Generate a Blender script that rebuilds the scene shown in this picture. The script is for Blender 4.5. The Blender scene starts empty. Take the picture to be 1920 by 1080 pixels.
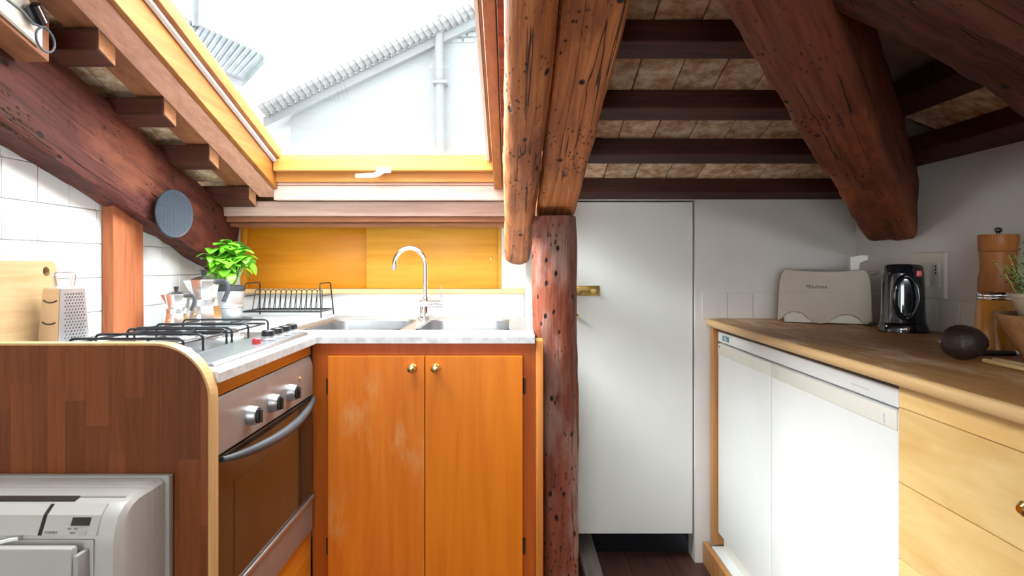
import bpy, bmesh, math, random
from mathutils import Vector, Matrix, noise
random.seed(7)
S = bpy.context.scene
COL = S.collection
# ------------------------------------------------------------------ camera, sky, exposure
H, F, CX, HY = 1.1009, 1241.0, 960.0, 496.0
cd = bpy.data.cameras.new('camera'); cam = bpy.data.objects.new('camera', cd); COL.objects.link(cam)
cam.location = (0, 0, H); cam.rotation_euler = (math.pi/2, 0, 0)
cd.sensor_width = 36; cd.lens = 36*F/1920; cd.shift_x = 0; cd.shift_y = -(540-HY)/1920; cd.clip_start = .02
S.camera = cam
W = bpy.data.worlds.new('sky'); S.world = W; W.use_nodes = True
W.node_tree.nodes['Background'].inputs[0].default_value = (.93, .97, 1, 1)
W.node_tree.nodes['Background'].inputs[1].default_value = 19.0
sd = bpy.data.lights.new('sun', 'SUN'); sd.energy = 17.5; sd.angle = math.radians(40); sd.color = (1, .98, .95)
sun = bpy.data.objects.new('sun', sd); COL.objects.link(sun)                 # hazy sun over the roofs on the left
sun.rotation_euler = Vector((1.0, .14, -.95)).to_track_quat('-Z', 'Y').to_euler()
vs = S.view_settings
vs.view_transform = 'Standard'; vs.look = 'None'; vs.gamma = 1; vs.use_curve_mapping = False
vs.exposure = 0.25
def P(px, py, Y): return Vector(((px-CX)*Y/F, Y, H+(HY-py)*Y/F))

# ------------------------------------------------------------------ materials
MATS = {}
def new_mat(name):
    m = bpy.data.materials.new(name); m.use_nodes = True
    nt = m.node_tree; b = nt.nodes['Principled BSDF']
    MATS[name] = m
    return m, nt, b
def ramp(nt, stops):
    r = nt.nodes.new('ShaderNodeValToRGB'); e = r.color_ramp.elements
    while len(e) < len(stops): e.new(.5)
    for i, (p, c) in enumerate(stops):
        e[i].position = p; e[i].color = (c[0], c[1], c[2], 1)
    return r
def node(nt, t, **kw):
    n = nt.nodes.new(t)
    for k, v in kw.items(): setattr(n, k, v)
    return n
def plain(name, col, rough=.5, metal=0, var=.06, scale=18, bump=0, coat=0, spec=.5, trans=0):
    m, nt, b = new_mat(name)
    tc = node(nt, 'ShaderNodeTexCoord'); nz = node(nt, 'ShaderNodeTexNoise')
    nz.inputs['Scale'].default_value = scale; nz.inputs['Detail'].default_value = 4
    nt.links.new(tc.outputs['Object'], nz.inputs['Vector'])
    lo = [c*(1-var) for c in col]; hi = [min(1, c*(1+var)) for c in col]
    r = ramp(nt, [(.3, lo), (.7, hi)])
    nt.links.new(nz.outputs['Fac'], r.inputs[0]); nt.links.new(r.outputs[0], b.inputs['Base Color'])
    b.inputs['Roughness'].default_value = rough; b.inputs['Metallic'].default_value = metal
    b.inputs['Coat Weight'].default_value = coat; b.inputs['Specular IOR Level'].default_value = spec
    if bump:
        bp = node(nt, 'ShaderNodeBump'); bp.inputs['Strength'].default_value = bump; bp.inputs['Distance'].default_value = .002
        nt.links.new(nz.outputs['Fac'], bp.inputs['Height']); nt.links.new(bp.outputs[0], b.inputs['Normal'])
    return m
def wood(name, dark, light, axis='z', rough=.45, fine=60, long=3, bump=.15, rnd=.0, coat=0, spots=None, cracks=0, blotch=None, spec=.22, pits=0):
    """grain runs along `axis` of the object; optional worm holes, cracks and worn blotches"""
    m, nt, b = new_mat(name)
    L = nt.links.new
    tc = node(nt, 'ShaderNodeTexCoord'); mp = node(nt, 'ShaderNodeMapping')
    s = [fine, fine, fine]; s['xyz'.index(axis)] = long
    mp.inputs['Scale'].default_value = s
    L(tc.outputs['Object'], mp.inputs['Vector'])
    oi = node(nt, 'ShaderNodeObjectInfo')
    if rnd:
        add = node(nt, 'ShaderNodeVectorMath', operation='ADD'); mul = node(nt, 'ShaderNodeMath', operation='MULTIPLY')
        mul.inputs[1].default_value = 37; L(oi.outputs['Random'], mul.inputs[0]); L(mp.outputs[0], add.inputs[0]); L(mul.outputs[0], add.inputs[1])
        vec = add.outputs[0]
    else: vec = mp.outputs[0]
    n1 = node(nt, 'ShaderNodeTexNoise'); n1.inputs['Scale'].default_value = 1; n1.inputs['Detail'].default_value = 5; n1.inputs['Roughness'].default_value = .6; n1.inputs['Distortion'].default_value = .5
    L(vec, n1.inputs['Vector'])
    mid = [(a+c)/2 for a, c in zip(dark, light)]
    r = ramp(nt, [(.3, dark), (.5, mid), (.72, light)])
    L(n1.outputs['Fac'], r.inputs[0]); col = r.outputs[0]
    hgt = n1.outputs['Fac']
    if blotch:
        n2 = node(nt, 'ShaderNodeTexNoise'); n2.inputs['Scale'].default_value = blotch[1]; n2.inputs['Detail'].default_value = 6; n2.inputs['Roughness'].default_value = .65
        mp2 = node(nt, 'ShaderNodeMapping'); s2 = [1, 1, 1]; s2['xyz'.index(axis)] = .35; mp2.inputs['Scale'].default_value = s2
        L(tc.outputs['Object'], mp2.inputs['Vector']); L(mp2.outputs[0], n2.inputs['Vector'])
        rr = ramp(nt, [(blotch[2], (0, 0, 0)), (blotch[3], (1, 1, 1))]); L(n2.outputs['Fac'], rr.inputs[0])
        mx = node(nt, 'ShaderNodeMix', data_type='RGBA'); mx.inputs['B'].default_value = (*blotch[0], 1)
        L(rr.outputs[0], mx.inputs['Factor']); L(col, mx.inputs['A']); col = mx.outputs['Result']
    if spots:
        v = node(nt, 'ShaderNodeTexVoronoi'); v.inputs['Scale'].default_value = spots[0]; v.inputs['Randomness'].default_value = 1
        mp3 = node(nt, 'ShaderNodeMapping'); s3 = [1, 1, 1]; s3['xyz'.index(axis)] = .6; mp3.inputs['Scale'].default_value = s3
        L(tc.outputs['Object'], mp3.inputs['Vector']); L(mp3.outputs[0], v.inputs['Vector'])
        rs = ramp(nt, [(spots[1]*.6, (1, 1, 1)), (spots[1], (0, 0, 0))]); L(v.outputs['Distance'], rs.inputs[0])
        mx = node(nt, 'ShaderNodeMix', data_type='RGBA'); mx.inputs['B'].default_value = (.012, .006, .004, 1)
        L(rs.outputs[0], mx.inputs['Factor']); L(col, mx.inputs['A']); col = mx.outputs['Result']
        sub = node(nt, 'ShaderNodeMath', operation='SUBTRACT'); L(hgt, sub.inputs[0]); L(rs.outputs[0], sub.inputs[1]); hgt = sub.outputs[0]
    if cracks:
        n3 = node(nt, 'ShaderNodeTexNoise'); n3.inputs['Scale'].default_value = 1; n3.inputs['Detail'].default_value = 2
        mp4 = node(nt, 'ShaderNodeMapping'); s4 = [cracks]*3; s4['xyz'.index(axis)] = cracks*.022; mp4.inputs['Scale'].default_value = s4
        L(tc.outputs['Object'], mp4.inputs['Vector']); L(mp4.outputs[0], n3.inputs['Vector'])
        rc0 = ramp(nt, [(.492, (0, 0, 0)), (.5, (1, 1, 1)), (.508, (0, 0, 0))]); L(n3.outputs['Fac'], rc0.inputs[0])
        n5 = node(nt, 'ShaderNodeTexNoise'); n5.inputs['Scale'].default_value = 5; n5.inputs['Detail'].default_value = 3; L(tc.outputs['Object'], n5.inputs['Vector'])
        rm = ramp(nt, [(.46, (0, 0, 0)), (.56, (1, 1, 1))]); L(n5.outputs['Fac'], rm.inputs[0])
        rc = node(nt, 'ShaderNodeMath', operation='MULTIPLY'); L(rc0.outputs[0], rc.inputs[0]); L(rm.outputs[0], rc.inputs[1])
        mx = node(nt, 'ShaderNodeMix', data_type='RGBA'); mx.inputs['B'].default_value = (.015, .007, .004, 1)
        L(rc.outputs[0], mx.inputs['Factor']); L(col, mx.inputs['A']); col = mx.outputs['Result']
        sub = node(nt, 'ShaderNodeMath', operation='SUBTRACT'); L(hgt, sub.inputs[0]); L(rc.outputs[0], sub.inputs[1]); hgt = sub.outputs[0]
    if pits:
        v2 = node(nt, 'ShaderNodeTexVoronoi'); v2.inputs['Scale'].default_value = 1
        mp5 = node(nt, 'ShaderNodeMapping'); s5 = [pits]*3; s5['xyz'.index(axis)] = pits*.45; mp5.inputs['Scale'].default_value = s5
        L(tc.outputs['Object'], mp5.inputs['Vector']); L(mp5.outputs[0], v2.inputs['Vector'])
        n6 = node(nt, 'ShaderNodeTexNoise'); n6.inputs['Scale'].default_value = 7; n6.inputs['Detail'].default_value = 4; n6.inputs['Roughness'].default_value = .7; L(tc.outputs['Object'], n6.inputs['Vector'])
        rp = ramp(nt, [(.12, (1, 1, 1)), (.3, (0, 0, 0))]); L(v2.outputs['Distance'], rp.inputs[0])
        rq = ramp(nt, [(.5, (0, 0, 0)), (.6, (1, 1, 1))]); L(n6.outputs['Fac'], rq.inputs[0])
        pm_ = node(nt, 'ShaderNodeMath', operation='MULTIPLY'); L(rp.outputs[0], pm_.inputs[0]); L(rq.outputs[0], pm_.inputs[1])
        mx = node(nt, 'ShaderNodeMix', data_type='RGBA'); mx.inputs['B'].default_value = (.03, .011, .005, 1)
        L(pm_.outputs[0], mx.inputs['Factor']); L(col, mx.inputs['A']); col = mx.outputs['Result']
        sub = node(nt, 'ShaderNodeMath', operation='SUBTRACT'); L(hgt, sub.inputs[0]); L(pm_.outputs[0], sub.inputs[1]); hgt = sub.outputs[0]
    if rnd:
        hs = node(nt, 'ShaderNodeHueSaturation'); mr = node(nt, 'ShaderNodeMapRange')
        mr.inputs['To Min'].default_value = 1-rnd; mr.inputs['To Max'].default_value = 1+rnd
        L(oi.outputs['Random'], mr.inputs['Value']); L(mr.outputs[0], hs.inputs['Value']); L(col, hs.inputs['Color']); col = hs.outputs[0]
    L(col, b.inputs['Base Color'])
    b.inputs['Roughness'].default_value = rough; b.inputs['Specular IOR Level'].default_value = spec; b.inputs['Coat Weight'].default_value = coat; b.inputs['Coat Roughness'].default_value = .25
    if bump:
        bp = node(nt, 'ShaderNodeBump'); bp.inputs['Strength'].default_value = bump; bp.inputs['Distance'].default_value = .004
        L(hgt, bp.inputs['Height']); L(bp.outputs[0], b.inputs['Normal'])
    return m
def glass_mat(name):
    m, nt, b = new_mat(name); nt.nodes.remove(b)
    out = [n for n in nt.nodes if n.type == 'OUTPUT_MATERIAL'][0]
    t = node(nt, 'ShaderNodeBsdfTransparent'); t.inputs[0].default_value = (.93, .96, .96, 1)
    g = node(nt, 'ShaderNodeBsdfGlossy'); g.inputs['Roughness'].default_value = .02
    lw = node(nt, 'ShaderNodeLayerWeight'); lw.inputs[0].default_value = .5
    pw = node(nt, 'ShaderNodeMath', operation='POWER'); pw.inputs[1].default_value = 5
    ma = node(nt, 'ShaderNodeMath', operation='MULTIPLY_ADD'); ma.inputs[1].default_value = .6; ma.inputs[2].default_value = .004
    mx = node(nt, 'ShaderNodeMixShader')
    nt.links.new(lw.outputs['Facing'], pw.inputs[0]); nt.links.new(pw.outputs[0], ma.inputs[0]); nt.links.new(ma.outputs[0], mx.inputs[0]); nt.links.new(t.outputs[0], mx.inputs[1]); nt.links.new(g.outputs[0], mx.inputs[2]); nt.links.new(mx.outputs[0], out.inputs[0])
    return m

OLD = dict(axis='x', rough=.65, fine=70, long=4, bump=.9, pits=95)
wood('old_red', (0.034, 0.007, 0.005), (0.095, 0.022, 0.0145), **OLD, spots=(17, .14), cracks=26, blotch=((.17, .05, .025), 7, .5, .66))
wood('old_orange', (0.26, 0.072, 0.022), (0.62, 0.23, 0.075), **OLD, spots=(19, .15), cracks=24, blotch=((.2, .055, .022), 6, .48, .66))
wood('old_dark', (0.09, 0.02, 0.01), (0.22, 0.055, 0.024), **OLD, spots=(14, .1), cracks=20, blotch=((.34, .09, .025), 6, .52, .7))
wood('old_black', (.035, .011, .007), (.10, .028, .014), **OLD, spots=(14, .1), cracks=20, blotch=((.22, .06, .018), 5, .56, .7))
wood('post_wood', (0.13, 0.03, 0.015), (0.26, 0.07, 0.035), **OLD, spots=(30, .19), cracks=20, blotch=((.27, .15, .12), 8, .52, .66))
wood('stud_wood', (.26, .07, .026), (.38, .125, .05), axis='z', rough=.7, fine=50, long=6, bump=.5)
wood('joist_wood', (0.04, 0.012, 0.008), (0.09, 0.028, 0.016), axis='x', rough=.5, fine=50, long=3, bump=.4, rnd=.25)
wood('joist_end', (.5, .26, .13), (.7, .42, .24), axis='x', rough=.8, fine=90, long=40, bump=.4)
wood('pink_wood', (0.5, 0.24, 0.16), (0.68, 0.38, 0.27), axis='y', rough=.5, fine=60, long=2.5, bump=.15)
wood('pink_wood_x', (0.5, 0.33, 0.27), (0.7, 0.53, 0.45), axis='x', rough=.5, fine=60, long=2.5, bump=.15)
wood('brown_board', (.19, .07, .03), (.32, .13, .06), axis='y', rough=.5, fine=50, long=2.5, bump=.2)
wood('brown_board_x', (.22, .085, .04), (.38, .17, .085), axis='x', rough=.5, fine=50, long=2.5, bump=.2)
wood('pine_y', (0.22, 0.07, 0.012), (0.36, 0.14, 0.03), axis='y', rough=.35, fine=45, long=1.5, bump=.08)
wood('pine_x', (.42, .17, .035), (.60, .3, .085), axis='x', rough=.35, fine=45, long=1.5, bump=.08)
wood('cab_frame', (0.38, 0.075, 0.006), (0.5, 0.11, 0.011), axis='z', rough=.38, fine=40, long=2, bump=.05)
wood('cab_side', (0.45, 0.13, 0.02), (0.66, 0.24, 0.05), axis='z', rough=.4, fine=110, long=2, bump=.1)
wood('cab_door_worn', (0.54, 0.125, 0.007), (0.68, 0.18, 0.013), axis='z', rough=.38, fine=35, long=2, bump=.05, blotch=((.64, .28, .09), 9, .56, .72))
wood('cab_door', (0.58, 0.145, 0.005), (0.72, 0.2, 0.009), axis='z', rough=.35, fine=35, long=2, bump=.05)
wood('orange_y', (0.6, 0.18, 0.012), (0.78, 0.28, 0.025), axis='y', rough=.4, fine=40, long=2, bump=.05)
wood('slider_wood', (0.62, 0.23, 0.01), (0.75, 0.32, 0.02), axis='x', rough=.35, fine=30, long=2.2, bump=.04)
wood('slider_pale', (0.66, 0.3, 0.025), (0.8, 0.42, 0.06), axis='x', rough=.35, fine=30, long=2.2, bump=.04)
wood('ledge_wood', (.72, .45, .18), (.85, .6, .3), axis='x', rough=.4, fine=40, long=2, bump=.05)
wood('stave_wood', (0.15, 0.042, 0.012), (0.22, 0.065, 0.021), axis='z', rough=.33, fine=120, long=7, bump=.04, rnd=.22)
wood('edge_wood', (.55, .3, .12), (.68, .42, .19), axis='z', rough=.35, fine=70, long=5, bump=.04)
wood('top_wood', (0.36, 0.175, 0.06), (0.52, 0.28, 0.105), axis='y', rough=.42, fine=55, long=3, bump=.08, blotch=((.74, .58, .4), 16, .5, .7))
wood('top_edge', (0.68, 0.42, 0.17), (0.84, 0.58, 0.3), axis='y', rough=.4, fine=60, long=3, bump=.05)
wood('drawer_wood', (0.76, 0.47, 0.17), (0.9, 0.65, 0.3), axis='y', rough=.35, fine=22, long=3.5, bump=.03, rnd=.06)
wood('right_panel', (.42, .18, .06), (.56, .28, .1), axis='z', rough=.4, fine=40, long=2, bump=.05)
wood('board_pale', (.36, .22, .10), (.46, .31, .165), axis='y', rough=.5, fine=60, long=4, bump=.05)
wood('mill_wood', (0.3, 0.1, 0.025), (0.42, 0.155, 0.04), axis='z', rough=.35, fine=60, long=6, bump=.03)
wood('bowl_wood', (.3, .15, .06), (.48, .27, .12), axis='x', rough=.45, fine=60, long=14, bump=.05)
wood('spoon_wood', (.6, .42, .2), (.74, .55, .3), axis='y', rough=.5, fine=60, long=8, bump=.03)
wood('floor_wood', (0.05, 0.024, 0.019), (0.1, 0.05, 0.038), axis='y', rough=.45, fine=30, long=2, bump=.2, rnd=.3)
wood('grey_plank', (.17, .14, .12), (.33, .29, .26), axis='y', rough=.8, fine=60, long=3, bump=.6)
plain('wall_white', (.72, .69, .66), .75, var=.04, scale=5, bump=.12)
plain('wall_bright', (.55, .55, .54), .6, var=.02, scale=5, bump=.05)
plain('tile_white', (.66, .68, .68), .3, var=.02, scale=9)
plain('tile_grout', (.70, .70, .69), .9, var=.05)
plain('door_white', (.70, .695, .665), .5, var=.035, scale=4, bump=.06)
plain('laminate', (.80, .80, .80), .28, var=.05, scale=35)
plain('laminate_edge', (.55, .55, .55), .35, var=.2, scale=40)
plain('steel', (.78, .79, .80), .34, 1, var=.03)
plain('hob_steel', (.40, .42, .45), .33, 1, var=.05)
plain('sink_steel', (.52, .53, .54), .3, 1, var=.03)
plain('steel_dull', (.6, .61, .63), .42, 1, var=.06, scale=30)
plain('chrome', (.9, .9, .9), .06, 1, var=.01)
plain('alu', (.80, .80, .80), .27, 1, var=.04)
plain('zinc', (.72, .76, .79), .36, 1, var=.08, scale=40)
plain('oven_metal', (.36, .32, .30), .38, .55, var=.06)
plain('brass', (.83, .6, .22), .2, 1, var=.1)
plain('brass_old', (.45, .3, .1), .35, 1, var=.3, scale=60)
plain('iron', (.05, .035, .025), .5, .6, var=.2)
plain('black', (.012, .012, .014), .35, var=.2)
plain('black_wire', (.014, .015, .018), .38, var=.1)
plain('black_gloss', (.006, .009, .014), .1, var=.1, coat=.6)
plain('dark_grey', (.05, .055, .065), .5, var=.1)
plain('slot_dark', (.02, .012, .01), .6, var=.1)
plain('ac_white', (.47, .44, .41), .38, var=.015)
plain('ac_grey', (.40, .385, .365), .45, var=.03)
plain('ac_text', (.17, .15, .135), .5, var=.05)
plain('display', (.035, .03, .027), .15, var=.05)
plain('plastic_white', (.83, .83, .80), .35, var=.02)
plain('plastic_cream', (.72, .69, .60), .4, var=.03)
plain('fridge_white', (.82, .83, .83), .28, var=.01)
plain('fridge_cream', (.78, .765, .69), .35, var=.02)
plain('badge_blue', (.06, .22, .30), .3, var=.1)
plain('toaster_beige', (.47, .40, .325), .42, var=.02, spec=.3)
plain('red_plastic', (.55, .04, .05), .35, var=.05)
plain('amber', (.9, .45, .05), .25, var=.05)
plain('shaker_orange', (.62, .26, .03), .25, var=.05, coat=.3)
plain('avocado_skin', (.028, .017, .015), .5, var=.5, scale=160, bump=1.0)
plain('soil', (.05, .028, .018), .9, var=.4, scale=120, bump=.6)
plain('basil_leaf', (.17, .52, .03), .38, var=.3, scale=22, spec=.4)
plain('basil_stem', (.3, .5, .12), .5, var=.1)
plain('thyme_leaf', (.05, .12, .035), .5, var=.4, scale=60)
plain('pot_cream', (.55, .49, .36), .6, var=.06)
plain('slate', (.13, .145, .15), .55, var=.25, scale=25, bump=.3)
plain('silicone', (.017, .029, .043), .5, var=.05)
plain('silicone_dark', (.018, .028, .04), .5, var=.05)
plain('tile_terracotta', (.42, .31, .22), .85, var=.2, scale=6, bump=.3)
plain('deck_dark', (.34, .28, .22), .9, var=.2)
plain('closet_dark', (.016, .016, .02), .8, var=.2)
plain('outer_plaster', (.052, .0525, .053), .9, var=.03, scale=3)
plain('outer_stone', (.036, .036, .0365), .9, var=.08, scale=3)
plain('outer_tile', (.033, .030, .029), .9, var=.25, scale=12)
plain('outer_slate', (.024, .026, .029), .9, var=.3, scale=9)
plain('gasket', (.62, .64, .66), .5, var=.03)
plain('steel_tan_reflection', (.66, .49, .31), .4, .35, var=.04)  # grater steel with the warm board's reflection painted in as tan
glass_mat('pane_glass')
m, nt, b = new_mat('oven_glass'); b.inputs['Base Color'].default_value = (.05, .032, .02, 1); b.inputs['Roughness'].default_value = .07; b.inputs['Specular IOR Level'].default_value = .6
# terracotta ceiling tiles with limewash blotches, each its own tone
m, nt, b = new_mat('pianella')
tc = node(nt, 'ShaderNodeTexCoord'); oi = node(nt, 'ShaderNodeObjectInfo'); ad = node(nt, 'ShaderNodeVectorMath', operation='ADD'); ml = node(nt, 'ShaderNodeMath', operation='MULTIPLY'); ml.inputs[1].default_value = 50
nt.links.new(oi.outputs['Random'], ml.inputs[0]); nt.links.new(tc.outputs['Object'], ad.inputs[0]); nt.links.new(ml.outputs[0], ad.inputs[1])
nz = node(nt, 'ShaderNodeTexNoise'); nz.inputs['Scale'].default_value = 26; nz.inputs['Detail'].default_value = 9; nz.inputs['Roughness'].default_value = .7; nt.links.new(ad.outputs[0], nz.inputs['Vector'])
r = ramp(nt, [(.36, (.40, .20, .10)), (.5, (.64, .42, .25)), (.63, (.84, .70, .54))]); nt.links.new(nz.outputs['Fac'], r.inputs[0])
hs = node(nt, 'ShaderNodeHueSaturation'); mr = node(nt, 'ShaderNodeMapRange'); mr.inputs['To Min'].default_value = .75; mr.inputs['To Max'].default_value = 1.2
nt.links.new(oi.outputs['Random'], mr.inputs['Value']); nt.links.new(mr.outputs[0], hs.inputs['Value']); nt.links.new(r.outputs[0], hs.inputs['Color']); nt.links.new(hs.outputs[0], b.inputs['Base Color']); b.inputs['Roughness'].default_value = .9
bp = node(nt, 'ShaderNodeBump'); bp.inputs['Strength'].default_value = .5; bp.inputs['Distance'].default_value = .004; nt.links.new(nz.outputs['Fac'], bp.inputs['Height']); nt.links.new(bp.outputs[0], b.inputs['Normal'])

# ------------------------------------------------------------------ mesh helpers
class MB:
    def __init__(s): s.v = []; s.f = []
    def add(s, vs_, fs, M=None):
        o = len(s.v)
        s.v += [tuple(M @ Vector(p)) if M is not None else tuple(p) for p in vs_]
        s.f += [tuple(i+o for i in f) for f in fs]; return s
    def box(s, a, b, M=None):
        x0, y0, z0 = a; x1, y1, z1 = b
        return s.add([(x0,y0,z0),(x1,y0,z0),(x1,y1,z0),(x0,y1,z0),(x0,y0,z1),(x1,y0,z1),(x1,y1,z1),(x0,y1,z1)],
              [(0,3,2,1),(4,5,6,7),(0,1,5,4),(1,2,6,5),(2,3,7,6),(3,0,4,7)], M)
    def hexa(s, p):   # eight points: bottom quad then top quad
        return s.add(p, [(0,3,2,1),(4,5,6,7),(0,1,5,4),(1,2,6,5),(2,3,7,6),(3,0,4,7)])
    def prism(s, poly, ax, a, b, M=None):
        def pt(u, w, t): return {'x': (t,u,w), 'y': (u,t,w), 'z': (u,w,t)}[ax]
        n = len(poly)
        v = [pt(u, w, a) for u, w in poly]+[pt(u, w, b) for u, w in poly]
        return s.add(v, [tuple(range(n))[::-1], tuple(range(n, 2*n))]+[(i, (i+1) % n, n+(i+1) % n, n+i) for i in range(n)], M)
    def tube(s, pts, r, n=8, closed=False, M=None):
        pts = [Vector(p) for p in pts]; N = len(pts); rings = []; up = None
        for i, p in enumerate(pts):
            if closed: t = pts[(i+1) % N]-pts[i-1]
            else: t = pts[min(i+1, N-1)]-pts[max(i-1, 0)]
            t.normalize()
            if up is None: up = t.orthogonal().normalized()
            else:
                up = up-t*up.dot(t)
                if up.length < 1e-6: up = t.orthogonal()
                up.normalize()
            sd = t.cross(up); rr = r[i] if isinstance(r, (list, tuple)) else r
            rings.append([p+(up*math.cos(2*math.pi*k/n)+sd*math.sin(2*math.pi*k/n))*rr for k in range(n)])
        v = [q for R in rings for q in R]; f = []
        for i in range(N if closed else N-1):
            a = i*n; c = ((i+1) % N)*n
            f += [(a+k, a+(k+1) % n, c+(k+1) % n, c+k) for k in range(n)]
        if not closed: f += [tuple(range(n))[::-1], tuple(range((N-1)*n, N*n))]
        return s.add(v, f, M)
    def lathe(s, prof, n=32, M=None):
        v = []; f = []
        for r, z in prof: v += [(max(r, 1e-5)*math.cos(2*math.pi*k/n), max(r, 1e-5)*math.sin(2*math.pi*k/n), z) for k in range(n)]
        for i in range(len(prof)-1):
            f += [(i*n+k, i*n+(k+1) % n, (i+1)*n+(k+1) % n, (i+1)*n+k) for k in range(n)]
        f += [tuple(range(n))[::-1], tuple(range((len(prof)-1)*n, len(prof)*n))]
        return s.add(v, f, M)
    def loft(s, rings, M=None):
        n = len(rings[0]); v = [p for R in rings for p in R]; f = []
        for i in range(len(rings)-1):
            f += [(i*n+k, i*n+(k+1) % n, (i+1)*n+(k+1) % n, (i+1)*n+k) for k in range(n)]
        f += [tuple(range(n))[::-1], tuple(range((len(rings)-1)*n, len(rings)*n))]
        return s.add(v, f, M)
    def mesh(s, name, smooth=False, bevel=0, seg=2, angle=40):
        bm = bmesh.new(); vv = [bm.verts.new(p) for p in s.v]
        for f in s.f:
            try: bm.faces.new([vv[i] for i in f])
            except ValueError: pass
        bmesh.ops.recalc_face_normals(bm, faces=bm.faces)
        if bevel:
            ed = [e for e in bm.edges if len(e.link_faces) == 2 and e.calc_face_angle(0) > .5]
            bmesh.ops.bevel(bm, geom=ed, offset=bevel, segments=seg, affect='EDGES', profile=.5, clamp_overlap=True)
        me = bpy.data.meshes.new(name); bm.to_mesh(me); bm.free()
        if smooth or bevel:
            me.shade_smooth(); me.set_sharp_from_angle(angle=math.radians(angle))
        return me
def link(name, me, mat, parent=None, world=True):
    o = bpy.data.objects.new(name, me); COL.objects.link(o)
    if me is not None and mat and not me.materials: me.materials.append(MATS[mat])
    if parent is not None:
        o.parent = parent
        if world:
            p = parent; off = Vector((0, 0, 0))
            while p is not None: off += Vector(p.location); p = p.parent
            o.location = -off
    return o
def obj(name, mb, mat, parent=None, world=True, **kw):
    o = link(name, mb.mesh(name, **kw), mat, parent, world)
    if kw.get('bevel', 0) >= .0015:
        wn = o.modifiers.new('weighted_normals', 'WEIGHTED_NORMAL'); wn.keep_sharp = True
    return o
def thing(name, label, cat, loc=(0, 0, 0), rz=0, group=None):
    o = bpy.data.objects.new(name, None); COL.objects.link(o); o.empty_display_size = .05
    o.location = loc; o.rotation_euler = (0, 0, rz); return tag(o, label, cat, group)
def tag(o, label, cat, group=None):
    o['label'] = label; o['category'] = cat
    if group: o['group'] = group
    return o
def struct(o): o['kind'] = 'structure'; return o
def bx(x0, x1, y0, y1, z0, z1): return MB().box((x0, y0, z0), (x1, y1, z1))
def text(body, size, mat, M, parent, name='lettering', world=True, shear=0):
    cu = bpy.data.curves.new(name, 'FONT'); cu.body = body; cu.size = size; cu.extrude = .0003; cu.align_x = 'CENTER'; cu.align_y = 'CENTER'; cu.shear = shear
    t = bpy.data.objects.new(name, cu); me = bpy.data.meshes.new_from_object(t); bpy.data.objects.remove(t)
    me.transform(M); me.materials.clear(); return link(name, me, mat, parent, world)
FRONT = Matrix.Rotation(math.pi/2, 4, 'X')            # text lying in xy -> facing -Y
def facing(nx, ny): return Matrix.Rotation(math.atan2(nx, -ny), 4, 'Z') @ FRONT

def timber(name, p0, p1, w, h, mat, n=40, m=48, ex=5.0, rough=.006, bow=(0, 0), ends=.6, seed=0, taper=1.0, ridge=.0):
    """hewn beam or log, local X along its length, z up; w across, h high; ends rounded"""
    p0, p1 = Vector(p0), Vector(p1); L = (p1-p0).length; X = (p1-p0)/L
    up = Vector((0, 0, 1)) if abs(X.z) < .9 else Vector((0, -1, 0))
    Yv = up.cross(X).normalized(); Z = X.cross(Yv)
    M = Matrix((X, Yv, Z)).transposed().to_4x4(); M.translation = p0
    rings = []
    st = [0, .004, .012, .03]+[.03+(L-.06)*i/n for i in range(1, n)]+[L-.03, L-.012, L-.004, L]
    for x in st:
        e = min(x, L-x); k = 1-ends*.16*(1-min(1, e/.03))**2*(1 if e < .03 else 0)
        tp = 1+(taper-1)*x/L; R = []
        for j in range(m):
            a = 2*math.pi*(j+.5)/m; c, s_ = math.cos(a), math.sin(a)
            rr = (abs(c)**ex+abs(s_)**ex)**(-1/ex)
            y, z = w/2*rr*c*tp, h/2*rr*s_*tp
            d = noise.noise(Vector((x*4+seed*9, y*14, z*14)))*rough*1.6+noise.noise(Vector((x*16+seed*5, y*45+3, z*45)))*rough
            d += ridge*noise.noise(Vector((x*1.5+seed, math.cos(a)*2, math.sin(a)*2)))
            q = 1+d/max(.02, min(w, h)/2)
            t = x/L; bb = 4*t*(1-t)
            R.append((x, y*k*q+bow[0]*bb, z*k*q+bow[1]*bb))
        rings.append(R)
    o = link(name, MB().loft(rings).mesh(name, smooth=True, angle=55), mat)
    o.matrix_world = M
    return o

SL = .298
def zj(Y, h=0): return 1.339+SL*(2.444-Y)+h            # joist underside of the main roof slope
def zr(X, h=0): return 1.405+.403*(1.27-X)+h           # joist underside of the hipped right slope
def hipx(Y): return .7395*Y-.373
XL, XR, YB, YS, YR = -1.165, 1.27, 2.444, 2.68, -2.3

# ------------------------------------------------------------------ setting: floor, walls
fl = struct(obj('floor', bx(-1.25, 1.35, -2.4, 3.4, -.08, -.012), 'closet_dark'))
k = 0
for i in range(17):
    x = -1.165+i*.145
    y = -2.3
    while y < 2.5:
        L_ = min(random.uniform(.8, 1.5), 2.54-y)
        if L_ > .1: obj('plank', bx(x+.0012, min(x+.1438, 1.268), y+.001, y+L_-.001, -.012, 0), 'floor_wood', fl)
        y += L_
wl = struct(obj('wall_left', MB().box((-1.25, -2.4, 0), (XL, 2.8, zr(-1.2)+.02)) if 0 else
     MB().prism([(-2.4, 0), (2.8, 0), (2.8, zj(2.8, .05)), (-1.1, zj(-1.1, .05)), (-2.4, zj(-1.1, .05))], 'x', -1.25, XL), 'wall_bright'))
nrow = [.9, .969]+[.969+.0945*i for i in range(1, 7)]
tb = bx(-.0025, .0025, .001, .1142, .001, .0937).mesh('tile', bevel=.0012, seg=1)
tbs = bx(-.0025, .0025, .001, .1142, .001, .0682).mesh('tile', bevel=.0012, seg=1)
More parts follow.
